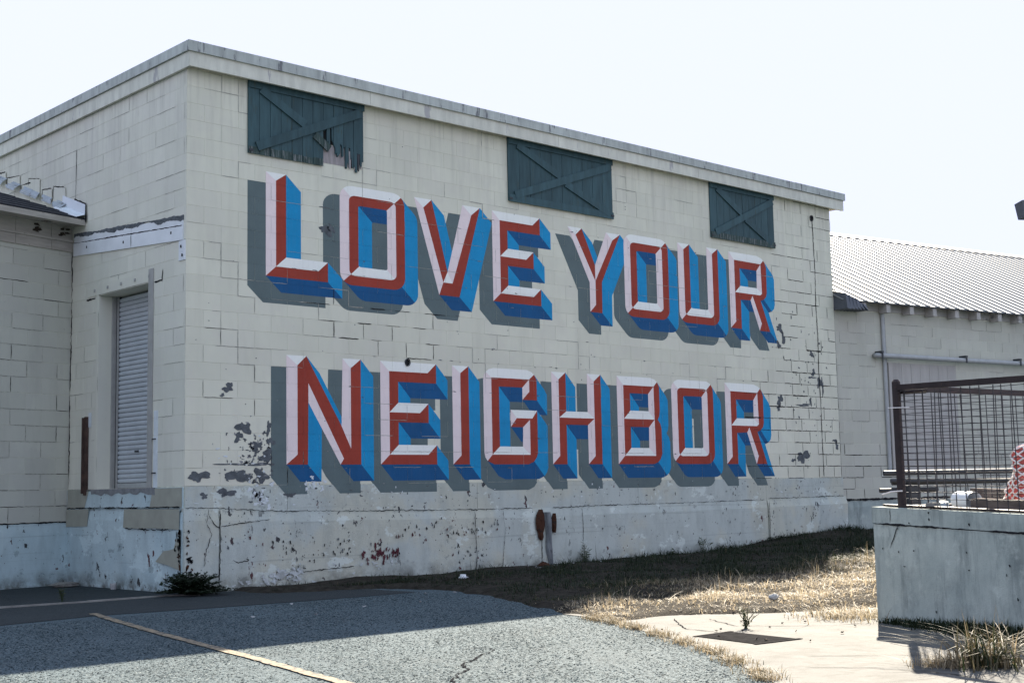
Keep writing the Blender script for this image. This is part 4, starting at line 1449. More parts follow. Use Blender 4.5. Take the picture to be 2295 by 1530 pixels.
# -- shutters
def shutter(a0, a1, z0, broken, label):
    root = part_root('shutter', WH, label)
    n = 11 if broken else 10
    w = (a1 - a0) / n
    for i in range(n):
        l, r = a0 + w * i + .003, a0 + w * (i + 1) - .003
        m2 = MB()
        d = -.022 - random.uniform(0, .003)
        if broken and i >= 7:
            # splintered lower ends
            k = 6
            top = 6.295
            for q in range(k):
                l2, r2_ = l + (r - l) * q / k, l + (r - l) * (q + 1) / k
                f = (i - 7) / 4
                zb = 5.62 + .12 * math.sin(q * 1.7 + i) + random.uniform(-.10, .07) + (.16 if i == 7 else 0) - .12 * f
                m2.hexa([MUR(l2, d, zb + random.uniform(-.05, .03)), MUR(r2_, d, zb + random.uniform(-.05, .03)), MUR(r2_, -.002, zb), MUR(l2, -.002, zb),
                         MUR(l2, d, top), MUR(r2_, d, top), MUR(r2_, -.002, top), MUR(l2, -.002, top)])
            m2.obj('plank', 'shutter_green', root)
        else:
            m2.box(l, r, d, -.004, z0 + .005 + random.uniform(0, .006), 6.296, MUR)
            m2.obj('plank', 'shutter_green', root)
            if broken:
                m3 = MB()
                m3.box(l + .002, r - .002, d - .004, d + .002, z0 + .002, z0 + .10 + random.uniform(-.02, .025), MUR)
                m3.obj('rotten_end', 'shutter_rotten', root)

    def bar(p, q, wd, d0, d1, mat='shutter_green', name='brace'):
        m2 = MB()
        t = Vector((q[0] - p[0], q[1] - p[1])).normalized()
        nn = Vector((-t.y, t.x)) * wd / 2
        c = [(p[0] - nn.x, p[1] - nn.y), (q[0] - nn.x, q[1] - nn.y), (q[0] + nn.x, q[1] + nn.y), (p[0] + nn.x, p[1] + nn.y)]
        m2.hexa([MUR(*(c[i][0], d0, c[i][1])) for i in range(4)] + [MUR(c[i][0], d1, c[i][1]) for i in range(4)])
        m2.obj(name, mat, root)
    zt = 6.20
    mid = ((a0 + a1) / 2, (z0 + zt) / 2 + .04)
    A, B_ = (a0 + .12, z0 + .10), (a1 - .04, zt - .03)
    C_, D = (a0 + .18, zt + .0), (a1 - .10, z0 + .08)
    bar(A, B_, .115, -.048, -.027)                                  # rising brace runs through
    bar(C_, (mid[0] - .05, mid[1] + .04), .11, -.046, -.0265)       # falling brace in two halves
    if broken:
        bar((mid[0] + .10, mid[1] - .07), (a0 + 1.22, z0 + .24), .10, -.046, -.0265, 'shutter_rotten')
    else:
        bar((mid[0] + .06, mid[1] - .05), D, .11, -.046, -.0265)
        bar((a0 + .002, z0 + .05), (a1 - .002, z0 + .05), .105, -.044, -.0255, 'shutter_green' if a0 < 8 else 'shutter_rotten', 'rail')
    bar((a0 + .002, 6.245), (a1 + .01, 6.245), .095, -.0425, -.0255, name='rail')
    for q in ((a0 + .03, z0 + .04), (a1 - .03, z0 + .05)):
        if broken and q[0] > 2:
            continue
        bar((q[0] - .03, q[1]), (q[0] + .03, q[1]), .03, -.052, -.0445, 'dark_metal', 'hinge')


shutter(0.84, 2.62, 5.355, True, 'left green shutter with its lower right corner rotted away')
shutter(5.25, 7.49, 5.335, False, 'middle green plank shutter with a cross brace')
shutter(9.93, 11.73, 5.33, False, 'right green plank shutter with a weathered bottom rail')
# behind the broken corner: flat black sheet painted as the opening's shade, pale board, sill
m2 = MB()
m2.box(1.95, 2.63, .16, .165, 5.40, 6.285, MUR)
hb = part_root('wall_opening', WH)
# (the opening itself is cut through the blocks; the backing sheet closes it)
m2 = MB()
m2.box(1.97, 2.50, -.0005, .003, 5.41, 5.66, MUR)
m2.obj('inner_board', 'bare_wood', hb)
m2 = MB()
m2.box(1.96, 2.62, -.001, .003, 5.665, 6.28, MUR)
m2.obj('gap_shade', 'shade_black', hb)
m2 = MB()
for i in range(5):
    a = 2.38 + .05 * i + random.uniform(-.01, .01)
    m2.hexa([MUR(a, -.02, 5.34 + random.uniform(0, .1)), MUR(a + .02, -.02, 5.36 + random.uniform(0, .12)), MUR(a + .02, -.006, 5.42), MUR(a, -.006, 5.40),
             MUR(a - .008, -.02, 5.62), MUR(a + .035, -.02, 5.62), MUR(a + .035, -.006, 5.62), MUR(a - .008, -.006, 5.62)], i % 2)
m2.obj('splinters', ['bare_wood', 'dark_metal'], hb)

# -- roller door in its reveal
door = part_root('roller_door', WH)
RV = 0.27
a0, a1, z0, z1 = DOOR
m2 = MB()
m2.box(a0 - .002, a0 + .006, .0, RV + .06, z0, z1, SID)
m2.box(a1 - .006, a1 + .002, .0, RV + .06, z0, z1, SID)
m2.box(a0 + .007, a1 - .007, .0, RV + .06, z1 - .008, z1 + .002, SID)
m2.box(a0 + .007, a1 - .007, .0, RV + .06, z0 - .02, z0 + .004, SID)
m2.obj('reveal', 'side_block', door)
m2 = MB()
m2.box(a0, a1, RV + .062, RV + .07, z0, z1, SID)
m2.obj('door_backing', 'shade_black', door)
NS = 40
zs0, zs1 = z0 + .075, z1 - .03
sh = (zs1 - zs0) / NS
sm = MB()
prof = [(.0, .0), (-.010, .006), (-.016, sh * .35), (-.016, sh * .62), (-.010, sh * .84), (.004, sh * .90), (.006, sh)]
la, ra = a0 + .075, a1 - .012
for (d0, h0), (d1, h1) in zip(prof[:-1], prof[1:]):
    sm.poly([(la, d0, h0), (ra, d0, h0), (ra, d1, h1), (la, d1, h1)])
slat = sm.mesh('slat', 'slat_metal')
for i in range(NS):
    o = link('slat', slat, door)
    o.matrix_basis = SID.mat(0, RV, zs0 + i * sh)
m2 = MB()
m2.box(la, ra, RV - .02, RV + .02, z0 + .012, zs0 - .004, SID)
m2.obj('bottom_bar', 'pipe_grey', door)
m2 = MB()
m2.box(a1 - .42, a1 - .26, RV - .032, RV - .021, z0 + .03, z0 + .055, SID)
m2.obj('handle', 'dark_metal', door)
m2 = MB()
m2.box(a1 - .82, a1 - .72, RV - .026, RV - .017, z0 + .46, z0 + .485, SID)
m2.obj('handle', 'dark_metal', door)
for (l, r, d0, d1, mt) in ((a0 + .008, a0 + .030, RV - .09, RV - .03, 'door_frame'), (a0 + .032, a0 + .072, RV - .035, RV + .02, 'dark_metal'),
                           (a0 + .0735, a0 + .085, RV - .045, RV - .02, 'door_frame')):
    m2 = MB()
    m2.box(l, r, d0, d1, z0 + .005, z1 - .012, SID)
    m2.obj('guide', mt, door)
m2 = MB()
m2.box(a1 - .004, a1 + .115, -.014, .02, z0 + .0, z1 + .16, SID)
m2.obj('door_frame', 'door_frame', door)
m2 = MB()
m2.box(a0 - .06, a0 - .004, -.006, .02, z0, z1 + .02, SID)
m2.obj('door_frame', 'side_block', door)
m2 = MB()
m2.box(a0 - .30, a1 - .006, -.008, .02, z1 + .004, z1 + .14, SID)
m2.obj('lintel', 'side_block', door)
for i in range(5):
    m2 = MB()
    c = a0 - .1 + i * .37
    m2.box(c - .018, c + .018, -.018, -.0085, z1 + .055, z1 + .09, SID)
    m2.obj('bolt', 'door_frame', door)
m2 = MB()
m2.box(a0 - .26, a1 + .22, -.022, .02, z0 - .018, z0 - .003, SID)
m2.obj('sill_strip', 'dark_metal', door)
m2 = MB()
ribbon(m2, SID, [(a0 - .36, z1 - .03), (a0 - .08, z1 - .03)], .02, -.0052)
ribbon(m2, SID, [(a1 + .13, z1 - .02), (a1 + .32, z1 - .015), (a1 + .34, z1 + .12)], .02, -.0052)
m2.obj('cracks', 'crack', door, kind='stuff')
m2 = MB()
m2.box(a1 + .145, a1 + .245, -.006, .0, z0, z0 + .62, SID)
m2.box(a1 + .15, a1 + .25, -.006, .0, z0 + .625, z0 + .93, SID)
m2.obj('white_paint_strip', 'old_white', door)
for zz in (z0 + .17, z0 + .58):
    m2 = MB()
    m2.box(a1 + .12, a1 + .21, -.016, -.0065, zz, zz + .014, SID)
    m2.obj('bracket', 'dark_metal', door)
# steel guard beside the door
m2 = MB()
m2.box(-2.585, -2.545, -.060, -.005, 1.19, 2.18, SID)
m2.box(-2.543, -2.495, -.045, -.004, 1.17, 2.19, SID)
m2.obj('steel_guard', 'rust_steel', door, label='dark rusty steel channel beside the roller door')
m2 = MB()
m2.box(-2.50, -2.42, -.008, -.003, 2.05, 2.24, SID)
m2.obj('white_patch', 'old_white', door)

# -- white boards across the side wall
wb = part_root('white_band', WH)
pts = [(-3.02, 4.585), (-1.42, 4.485), (-0.052, 4.375)]
for (l, r) in ((-3.0, -1.36), (-1.352, -0.055)):
    f = lambda a: 4.565 - .0737 * (a + 3.0)
    for (b, t, dd, mt, nm) in ((-.175, 0.0, -.018, 'white_board', 'board'), (.004, .105, -.010, 'white_board', 'upper_board')):
        m2 = MB()
        m2.hexa([SID(l, dd, f(l) + b), SID(r, dd, f(r) + b), SID(r, .0, f(r) + b), SID(l, .0, f(l) + b),
                 SID(l, dd, f(l) + t), SID(r, dd, f(r) + t), SID(r, .0, f(r) + t), SID(l, .0, f(l) + t)])
        m2.obj(nm, mt, wb)
m2 = MB()
m2.box(-.15, -.004, -.014, .0, 3.93, 4.17, SID)
m2.obj('board', 'white_board', wb)
m2 = MB()
f = lambda a: 4.565 - .0737 * (a + 3.0)
N_ = 90
bd_ = []
w0 = w1 = 0.0
for i in range(N_ + 1):
    w0 = w0 * .8 + random.uniform(-.012, .012)
    w1 = w1 * .8 + random.uniform(-.006, .006)
    bd_.append((-3.0 + 2.95 * i / N_, .085 + w0 + .012 * math.sin(i * .33), .128 + w1))
for (l, h0, h1), (r, g0, g1) in zip(bd_[:-1], bd_[1:]):
    m2.hexa([SID(l, -.013, f(l) + h0), SID(r, -.013, f(r) + g0), SID(r, .0, f(r) + g0), SID(l, .0, f(l) + h0),
             SID(l, -.011, f(l) + h1), SID(r, -.011, f(r) + g1), SID(r, .0, f(r) + g1), SID(l, .0, f(l) + h1)])
m2.obj('mortar_bead', 'bare_block', wb)
m2 = MB()
ribbon(m2, SID, [(-3.0, 4.567), (-1.4, 4.449), (-.06, 4.35)], .014, -.0195, wob=.003)
ribbon(m2, SID, [(-1.356, 4.44), (-1.356, 4.28)], .012, -.0195)
for a, z in ((-.33, 4.30), (-1.56, 4.37), (-.09, 4.10), (-.06, 3.99), (-2.6, 4.46)):
    m2.box(a - .012, a + .012, -.022, -.0185, z - .016, z + .016, SID)
m2.obj('seams_and_nails', 'crack', wb, kind='stuff')

# ================================================================== left annex
AN = thing('annex_building', 'low cream block annex with dark shingle roof at the left edge', 'building', ANX(-2, 1, 0))
mb = MB()
mb.box(-5.0, -.002, REC, .22, -.2, 4.80, ANX)
aw = mb.obj('wall', 'mortar', AN)
an_cells = cells(-5.0, -.004, .83, 4.45, zb=.83, shift=.2)
lay_blocks(ANX, an_cells, aw, 'annex_block', {i for i, c in enumerate(an_cells) if c[1] > -1.7})
foundation(ANX, -5.0, -.01, lambda a: .815, .012, 'base_side', aw)
mb = MB()
for (l, r, b, t, pr) in an_cells:
    if r > -1.7:
        if random.random() < .55:
            ribbon(mb, ANX, [(l, b), (r, b)], random.uniform(.005, .008), -.0042, int(random.random() < .85), wob=.003)
        if random.random() < .65:
            ribbon(mb, ANX, [(r, b), (r, t)], random.uniform(.005, .009), -.0042, int(random.random() < .85), wob=.003)
ribbon(mb, ANX, [(-2.5, .825), (-.02, .822)], .014, -.0155)
mb.obj('cracks', ['crack', 'hairline'], aw, kind='stuff')
for (l, r) in ((-5, -2.4), (-2.396, -.91), (-.905, -.35), (-.346, -.012)):
    for (b, t, d, nm) in ((4.455, 4.60, -.022, 'frieze_board'), (4.604, 4.79, -.012, 'frieze_board')):
        m2 = MB()
        m2.box(l, r, d, .0, b, t, ANX)
        m2.obj(nm, 'trim_wood', aw)
m2 = MB()
m2.box(-5, -.012, -.045, .0, 4.585, 4.615, ANX)
m2.obj('moulding', 'trim_wood', aw)
m2 = MB()
for a in (-.62, -.16):
    for k in range(5):
        l = a + random.uniform(-.08, .04)
        z = 4.63 + random.uniform(0, .13)
        m2.hexa([ANX(l, -.03, z), ANX(l + random.uniform(.02, .09), -.035, z + random.uniform(-.02, .02)), ANX(l + .05, -.013, z), ANX(l, -.013, z), ANX(l, -.02, z + .02), ANX(l + .05, -.025, z + random.uniform(.01, .04)), ANX(l + .05, -.012, z + .03), ANX(l, -.012, z + .02)])
m2.obj('rotten_wood', 'dark_litter', aw)
# roof: rises away from the viewer at 19.4 degrees
sl_ = 0.353
E0 = .37                                              # overhang


def roof_pt(a, d, up=0.0):
    return ANX(a, d, 4.80 + (d + E0) * sl_ + up)


m2 = MB()
m2.hexa([roof_pt(-5.2, -E0), roof_pt(.085, -E0), roof_pt(.085 - .8, 3.2), roof_pt(-5.2, 3.2),
         roof_pt(-5.2, -E0, .05), roof_pt(.085, -E0, .05), roof_pt(.085 - .8, 3.2, .05), roof_pt(-5.2, 3.2, .05)])
roof = m2.obj('roof', 'shingle', AN)
BLK = []
for row in range(12):
    d0 = -E0 - .02 + row * .26
    a = -5.2 + (row % 2) * .25
    while a < -.02:
        lim = -.03 - max(0, (d0 + .05)) * .235
        r = min(a + .49, lim)
        if r - a > .05:
            m2 = MB()
            m2.hexa([roof_pt(a, d0, .052), roof_pt(r, d0, .052), roof_pt(r, d0 + .30, .052), roof_pt(a, d0 + .30, .052),
                     roof_pt(a, d0, .068), roof_pt(r, d0, .068), roof_pt(r, d0 + .30, .055), roof_pt(a, d0 + .30, .055)])
            if a > -2.6:
                m2.obj('shingle', 'shingle', roof)
        a += .5
m2 = MB()
m2.hexa([roof_pt(-5.2, -E0 - .03, -.03), roof_pt(.10, -E0 - .03, -.03), roof_pt(.10, -E0, -.03), roof_pt(-5.2, -E0, -.03),
         roof_pt(-5.2, -E0 - .03, .045), roof_pt(.10, -E0 - .03, .045), roof_pt(.10, -E0, .045), roof_pt(-5.2, -E0, .045)])
m2.obj('eave_board', 'trim_wood', AN)
m2 = MB()
m2.hexa([ANX(-5.1, -E0, 4.775), ANX(.08, -E0, 4.775), ANX(-.0, .0, 4.80), ANX(-5.1, .0, 4.80),
         ANX(-5.1, -E0, 4.79), ANX(.08, -E0, 4.79), ANX(-.0, .0, 4.815), ANX(-5.1, .0, 4.815)])
m2.obj('eave_soffit', 'trim_wood', AN)
# stepped flashing against the warehouse side wall
fl0 = lambda yy: 4.80 + .06 + (yy - 2.70) * sl_
for i in range(7):
    y0 = 3.22 + i * .42 + random.uniform(-.09, .09)
    wd = random.uniform(.26, .50)
    y1 = y0 + wd
    m2 = MB()
    zt = fl0(y1) + .19 + random.uniform(-.10, .12)
    dd = -.010 - i * .0005
    pts = [(y0, fl0(y0) - .02), (y1, fl0(y1) - .02), (y1 - random.uniform(0, .04), zt + random.uniform(-.03, .02)), (y0 + random.uniform(0, .05), zt - random.uniform(.02, .09))]
    m2.hexa([(dd, p[0], p[1]) for p in pts] + [(dd - .004, p[0], p[1]) for p in pts], 1)
    # curling lower leg that has come away from the roof
    n = 5
    cu = random.uniform(.015, .12)
    for k in range(n):
        t0, t1 = k / n, (k + 1) / n
        f0_ = (-.016 - cu * math.sin(t0 * 1.5), fl0(y0) + .10 - .10 * t0)
        f1_ = (-.016 - cu * math.sin(t1 * 1.5), fl0(y0) + .10 - .10 * t1)
        yy0, yy1 = y0 - .03 + .02 * math.sin(k + i), y0 + .26 + .05 * math.sin(k * 1.3 + i)
        m2.poly([(f0_[0], yy0, f0_[1]), (f0_[0], yy1, f0_[1] + (yy1 - yy0) * sl_), (f1_[0], yy1, f1_[1] + (yy1 - yy0) * sl_), (f1_[0], yy0, f1_[1])])
    m2.obj('step_flashing', ['flashing', 'side_block'], AN)
    m2 = MB()
    ribbon(m2, lambda a, d, z: (d, a, z), [pts[3], pts[2], (pts[2][0] + .005, zt - random.uniform(.06, .2))], .014, -.0165 - i * .0005, wob=.006)
    m2.obj('tar_line', 'crack', AN)
m2 = MB()
for (dx0, up0, dx1, up1) in ((-.018, .20, -.022, .06), (-.022, .06, -.14, .02), (-.14, .02, -.15, -.02)):
    m2.hexa([(dx0, 2.66, fl0(2.66) + up0), (dx0, 3.36, fl0(3.36) + up0), (dx1, 3.36, fl0(3.36) + up1), (dx1, 2.66, fl0(2.66) + up1),
             (dx0 - .003, 2.66, fl0(2.66) + up0 + .003), (dx0 - .003, 3.36, fl0(3.36) + up0 + .003), (dx1 - .003, 3.36, fl0(3.36) + up1 + .003), (dx1 - .003, 2.66, fl0(2.66) + up1 + .003)])
m2.obj('end_flashing', 'flashing_new', AN, label='clean pale folded flashing at the roof end')
m2 = MB()
ribbon(m2, lambda a, d, z: (d, a, z), [(2.64, fl0(2.64) - .05), (2.65, fl0(2.65) + .21), (3.0, fl0(3.0) + .215)], .03, -.020, wob=.006)
m2.obj('tar_line', 'crack', AN)

# ================================================================== right building
RB = thing('metal_roof_building', 'long low block building with pale ribbed metal roof at right', 'building', RGT(4, 1, 0))
RL = 13.0
mb = MB()
mb.box(.0, RL, REC, .22, -.2, 4.60, RGT)
mb.box(.0, RL, 8.5, 8.7, -.2, 4.50, RGT)
mb.box(RL - .2, RL, .23, 8.49, -.2, 4.50, RGT)
rw = mb.obj('wall', 'mortar', RB)
BD = (1.42, 3.40, 1.28, 3.42)
rg_cells = cells(.004, RL, .82, 4.395, [BD], zb=.82, shift=.33)
srt = sorted(range(len(rg_cells)), key=lambda i: rg_cells[i][0])
lay_blocks(RGT, rg_cells, rw, 'wing_block', {i for i in srt if rg_cells[i][0] < 5.9})
foundation(RGT, .004, RL, lambda a: .81, .02, 'wall_concrete', rw)
mb = MB()
for (l, r, b, t, pr) in rg_cells:
    if l < 5.9:
        p = .75 if b < 1.7 else .3
        if random.random() < p:
            ribbon(mb, RGT, [(l, b), (r, b)], random.uniform(.006, .012), -.0042, int(b > 1.7), wob=.003)
        if random.random() < p * .8:
            ribbon(mb, RGT, [(r, b), (r, t)], random.uniform(.006, .010), -.0042, int(b > 1.7), wob=.003)
ribbon(mb, RGT, [(.0, .83), (6, .83)], .03, -.022, jag=.6)
mb.obj('cracks', ['crack', 'hairline'], rw, kind='stuff')
# boarded doorway
bdw = part_root('boarded_doorway', RB)
n = 7
for i in range(n):
    l = BD[0] + .12 + i * (BD[1] - BD[0] - .12) / n
    m2 = MB()
    m2.box(l + .003, l + (BD[1] - BD[0] - .12) / n - .003, -.006 - random.uniform(0, .004), .003, BD[2], BD[3], RGT)
    m2.obj('plank', 'painted_board', bdw)
m2 = MB()
m2.box(BD[0], BD[0] + .11, -.03, .003, BD[2], BD[3], RGT)
m2.obj('door_post', 'painted_board', bdw)
m2 = MB()
m2.tube([RGT(1.30, -.03, 4.36), RGT(1.30, -.03, 3.6), RGT(1.30, -.03, 1.28)], .028, 8)
m2.box(1.325, 1.375, -.03, .0, 1.28, 4.36, RGT)
m2.obj('vertical_conduit', 'pipe_grey', RB)
m2 = MB()
m2.box(1.378, 1.40, -.012, .0, 1.28, 4.30, RGT)
m2.obj('dark_seam', 'crack', RB)
m2 = MB()
m2.tube([RGT(1.05, -.02, 3.54), RGT(1.02, -.10, 3.54), RGT(1.14, -.115, 3.54), RGT(4, -.115, 3.53), RGT(RL, -.115, 3.51)], .048, 12)
m2.obj('wall_pipe', 'pipe_grey', RB, smooth=True)
for a in (1.12, 3.55, 5.25, 7.6):
    m2 = MB()
    m2.box(a - .03, a + .03, -.17, .0, 3.585, 3.625, RGT)
    m2.box(a - .02, a + .02, -.17, -.16, 3.48, 3.58, RGT)
    m2.obj('pipe_clip', 'dark_metal', RB)
# eave: rafter tails, boards, metal sheet with ribs
RP, RH = 4.5, 2.32
EO = .26


def rr(a, d, up=0.0):
    return RGT(a, d, 4.66 + d * RH / RP + up)


m2 = MB()
m2.hexa([rr(-.0, -EO, 0), rr(RL + .3, -EO, 0), rr(RL + .3, RP, 0), rr(-.0, RP, 0), rr(-.0, -EO, .012), rr(RL + .3, -EO, .012), rr(RL + .3, RP, .012), rr(-.0, RP, .012)])
m2.hexa([RGT(0, RP, 4.66 + RH), RGT(RL + .3, RP, 4.66 + RH), RGT(RL + .3, RP * 2, 4.5), RGT(0, RP * 2, 4.5), RGT(0, RP, 4.672 + RH), RGT(RL + .3, RP, 4.672 + RH), RGT(RL + .3, RP * 2, 4.512), RGT(0, RP * 2, 4.512)])
mr = m2.obj('metal_roof', 'metal_roof', RB)
rm = MB()
rv = [(-.042, .0125), (-.022, .036), (.022, .036), (.042, .0125)]
P0_ = Vector(rr(0, -EO - .015))
for (q0, q1) in zip(rv[:-1], rv[1:]):
    rm.poly([tuple(Vector(rr(q0[0], -EO - .015, q0[1])) - P0_), tuple(Vector(rr(q1[0], -EO - .015, q1[1])) - P0_),
             tuple(Vector(rr(q1[0], RP - .02, q1[1])) - P0_), tuple(Vector(rr(q0[0], RP - .02, q0[1])) - P0_)])
rm.poly([tuple(Vector(rr(q[0], -EO - .015, q[1])) - P0_) for q in rv])
rme = rm.mesh('roof_rib', 'metal_rib')
a = .06
while a < RL:
    o = link('roof_rib', rme, mr)
    o.location = rr(a, -EO - .015)
    a += .29
m2 = MB()
m2.hexa([rr(-.0, RP - .16, .036), rr(RL + .3, RP - .16, .036), rr(RL + .3, RP + .01, .05), rr(-.0, RP + .01, .05),
         rr(-.0, RP - .16, .042), rr(RL + .3, RP - .16, .042), rr(RL + .3, RP + .01, .06), rr(-.0, RP + .01, .06)])
m2.obj('ridge_cap', 'metal_roof', mr)
m2 = MB()
m2.box(.0, RL, -.022, .0, 4.40, 4.62, RGT)
m2.obj('frieze_board', 'rafter', RB)
a = .62
while a < RL:
    m2 = MB()
    l, r = a - .055, a + .055
    m2.hexa([RGT(l, -.225, 4.36), RGT(r, -.225, 4.36), RGT(r, -.024, 4.36), RGT(l, -.024, 4.36),
             rr(l, -.225, -.004), rr(r, -.225, -.004), rr(r, -.024, -.004), rr(l, -.024, -.004)])
    m2.obj('rafter_tail', 'rafter', RB)
    a += .66
m2 = MB()
m2.hexa([rr(.58, -EO + .01, -.02), rr(RL, -EO + .01, -.02), rr(RL, -EO + .03, -.02), rr(.58, -EO + .03, -.02), rr(.58, -EO + .01, -.002), rr(RL, -EO + .01, -.002), rr(RL, -EO + .03, -.002), rr(.58, -EO + .03, -.002)])
m2.obj('eave_edge', 'dark_metal', RB)
# crumpled dark flashing in the corner of the eave
m2 = MB()
for i in range(6):
    a = .02 + i * .09
    h = .26 * (1 - .10 * i) * (1 if i < 4 else .7)
    m2.hexa([RGT(a, -.36, 4.36 + .012 * i), RGT(a + .10, -.37, 4.34), RGT(a + .10, .1, 4.36), RGT(a, .1, 4.36),
             RGT(a + .01, -.33, 4.38 + h), RGT(a + .10, -.31, 4.37 + h * .92), RGT(a + .10, .1, 4.5 + h), RGT(a + .01, .1, 4.5 + h)])
m2.obj('corner_flashing', 'lamp_grey', RB, label='crumpled dark flashing where the eave meets the warehouse')

# ================================================================== retaining wall / loading deck
RW = thing('retaining_wall', 'grey stained concrete retaining wall at right with wire fence on top', 'wall', RET(0, 0, 0))
HT = .923
mb = MB()


def ret_face(z0, z1, a0, a1, d0, d1, wob=.004):
    na = max(2, int((a1 - a0) / .1))
    nz = max(2, int((z1 - z0) / .1))
    b = len(mb.v)
    for i in range(na + 1):
        for k in range(nz + 1):
            a, z = a0 + (a1 - a0) * i / na, z0 + (z1 - z0) * k / nz
            d = d0 + (wob * math.sin(2.7 * a + 4 * z) * math.sin(3.1 * z + 1) + random.uniform(-.0012, .0012) if 0 < k < nz and 0 < i < na else 0)
            mb.v.append(RET(a, d, z))
            mb.r.append(0)
    for i in range(na):
        for k in range(nz):
            p = b + i * (nz + 1) + k
            mb.f.append((p, p + nz + 1, p + nz + 2, p + 1))
            mb.m.append(0)
    c = [(a0, d0), (a1, d0), (a1, d1), (a0, d1)]
    for i in (1, 2, 3):
        p, q = c[i], c[(i + 1) % 4]
        mb.poly([RET(p[0], p[1], z0), RET(q[0], q[1], z0), RET(q[0], q[1], z1), RET(p[0], p[1], z1)])
    mb.poly([RET(p[0], p[1], z1) for p in c])
    mb.poly([RET(p[0], p[1], z0) for p in c])


ret_face(-.6, .785, 0, 7, 0, .25)
mb.obj('lower_wall', 'wall_concrete', RW)
mb = MB()
ret_face(.792, HT, -.012, 7, -.004, .25, .002)
mb.obj('coping', 'wall_concrete', RW)
mb = MB()
ribbon(mb, RET, [(0, .79), (1.0, .79), (2.5, .79), (7, .79)], .012, -.006, jag=.6, wob=.003)
ribbon(mb, RET, [(.22, .92), (.21, .80)], .010, -.0065)
ribbon(mb, RET, [(.30, .78), (.24, .68), (.2, .60)], .006, -.0065)
for _ in range(26):
    a, z = random.uniform(.1, 2.4), random.uniform(.1, .9)
    pts = blob(a, z, random.uniform(.004, .012), random.uniform(.004, .012), 8, .4)
    mb.poly([RET(p[0], -.0068, p[1]) for p in pts])
mb.obj('cracks', 'crack', RW, kind='stuff')
mb = MB()
mb.box(.0, 7, .26, 7.0, -.5, HT - .015, RET)
mb.obj('deck', 'deck_concrete', RW)

# ------------------------------------------------------------------ wire fence on the deck
FN = thing('wire_fence', 'rusty steel framed wire mesh fence on the concrete retaining wall', 'fence', RET(.3, .08, HT))
FS = Frame((*RET(.255, .09, 0)[:2], 0), (.99, -.139))          # far side of the enclosure
zf = HT
FH = .985


def fence_run(fr, L, d, with_post, zb, sp, hz, gusset=True):
    m2 = MB()
    m2.box(.0, L, d - .019, d + .019, zb + FH - .046, zb + FH, fr)
    m2.obj('top_rail', 'rail_steel', FN)
    m2 = MB()
    m2.box(-.02 if fr is FS else -.2, L, d - .03, d + .03, zb + .004, zb + .022, fr)
    m2.obj('bottom_rail', 'rail_steel', FN)
    vm, hm = MB(), MB()
    vm.box(-.0028, .0028, -.0028, .0028, .01, FH - .05)
    vmesh = vm.mesh('upright_wire', 'wire')
    hm.box(0, L, -.0024, .0024, -.0024, .0024)
    a = sp
    while a < L:
        o = link('upright_wire', vmesh, FN)
        mtx = fr.mat(a, d - .012, zb)
        tilt = Matrix.Rotation(R(random.gauss(0, .7)), 4, 'Y') @ Matrix.Rotation(R(random.gauss(0, .8)), 4, 'X')
        o.matrix_basis = mtx @ tilt
        a += sp
    k = 0
    z = .07
    while z < FH - .06:
        o = link('cross_wire', hm.data if False else HW(fr, L), FN)
        o.matrix_basis = fr.mat(0, d - .006, zb + z)
        if fr.dz:
            o.matrix_basis = o.matrix_basis @ Matrix(((1, 0, 0, 0), (0, 1, 0, 0), (fr.dz, 0, 1, 0), (0, 0, 0, 1)))
        z += hz


_hw = {}


def HW(fr, L):
    if L not in _hw:
        m2 = MB()
        m2.box(0, L, -.0024, .0024, -.0024, .0024)
        _hw[L] = m2.mesh('cross_wire', 'wire')
    return _hw[L]


FR = Frame(RET(.255, .09, 0), (-0.317, -0.948), -0.031)
fence_run(FR, 5.2, .0, True, HT, .105, .052)
fence_run(FS, 6.0, .0, False, HT - .012, .105, .052)
m2 = MB()
m2.tube([(FS.o.x, FS.o.y, HT - .02), (FS.o.x, FS.o.y, HT + FH + .015), (FS.o.x, FS.o.y, HT + FH + .035)], [.034, .034, .02], 10)
m2.obj('corner_post', 'rail_steel', FN)
for a in (2.6, 5.2):
    m2 = MB()
    p = FR(a, 0, HT)
    m2.tube([p, (p[0], p[1], p[2] + FH)], .032, 8)
    m2.obj('post', 'rail_steel', FN)
m2 = MB()
p = FS(6.0, 0, HT)
m2.tube([p, (p[0], p[1], p[2] + FH)], .032, 8)
m2.obj('post', 'rail_steel', FN)
m2 = MB()                                              # corner gusset plate
m2.hexa([FR(.02, .02, HT + FH - .075), FR(.34, .02, HT + FH - .062), FS(.34, -.02, HT + FH - .07), FS(.02, .0, HT + FH - .075),
         FR(.02, .02, HT + FH - .06), FR(.34, .02, HT + FH - .056), FS(.34, -.02, HT + FH - .058), FS(.02, .0, HT + FH - .06)])
m2.obj('gusset', 'rail_steel', FN)
m2 = MB()
m2.tube([FR(-.06, -.04, HT + .80), FR(.19, -.042, HT + .795)], .0045, 6)
m2.obj('loose_wire', 'net_white', FN)
m2 = MB()
m2.tube([FR(-.20, -.03, HT + .10), FR(-.08, -.04, HT + .125), FR(.06, -.045, HT + .135)], .006, 6)
m2.obj('loose_wire', 'net_white', FN)

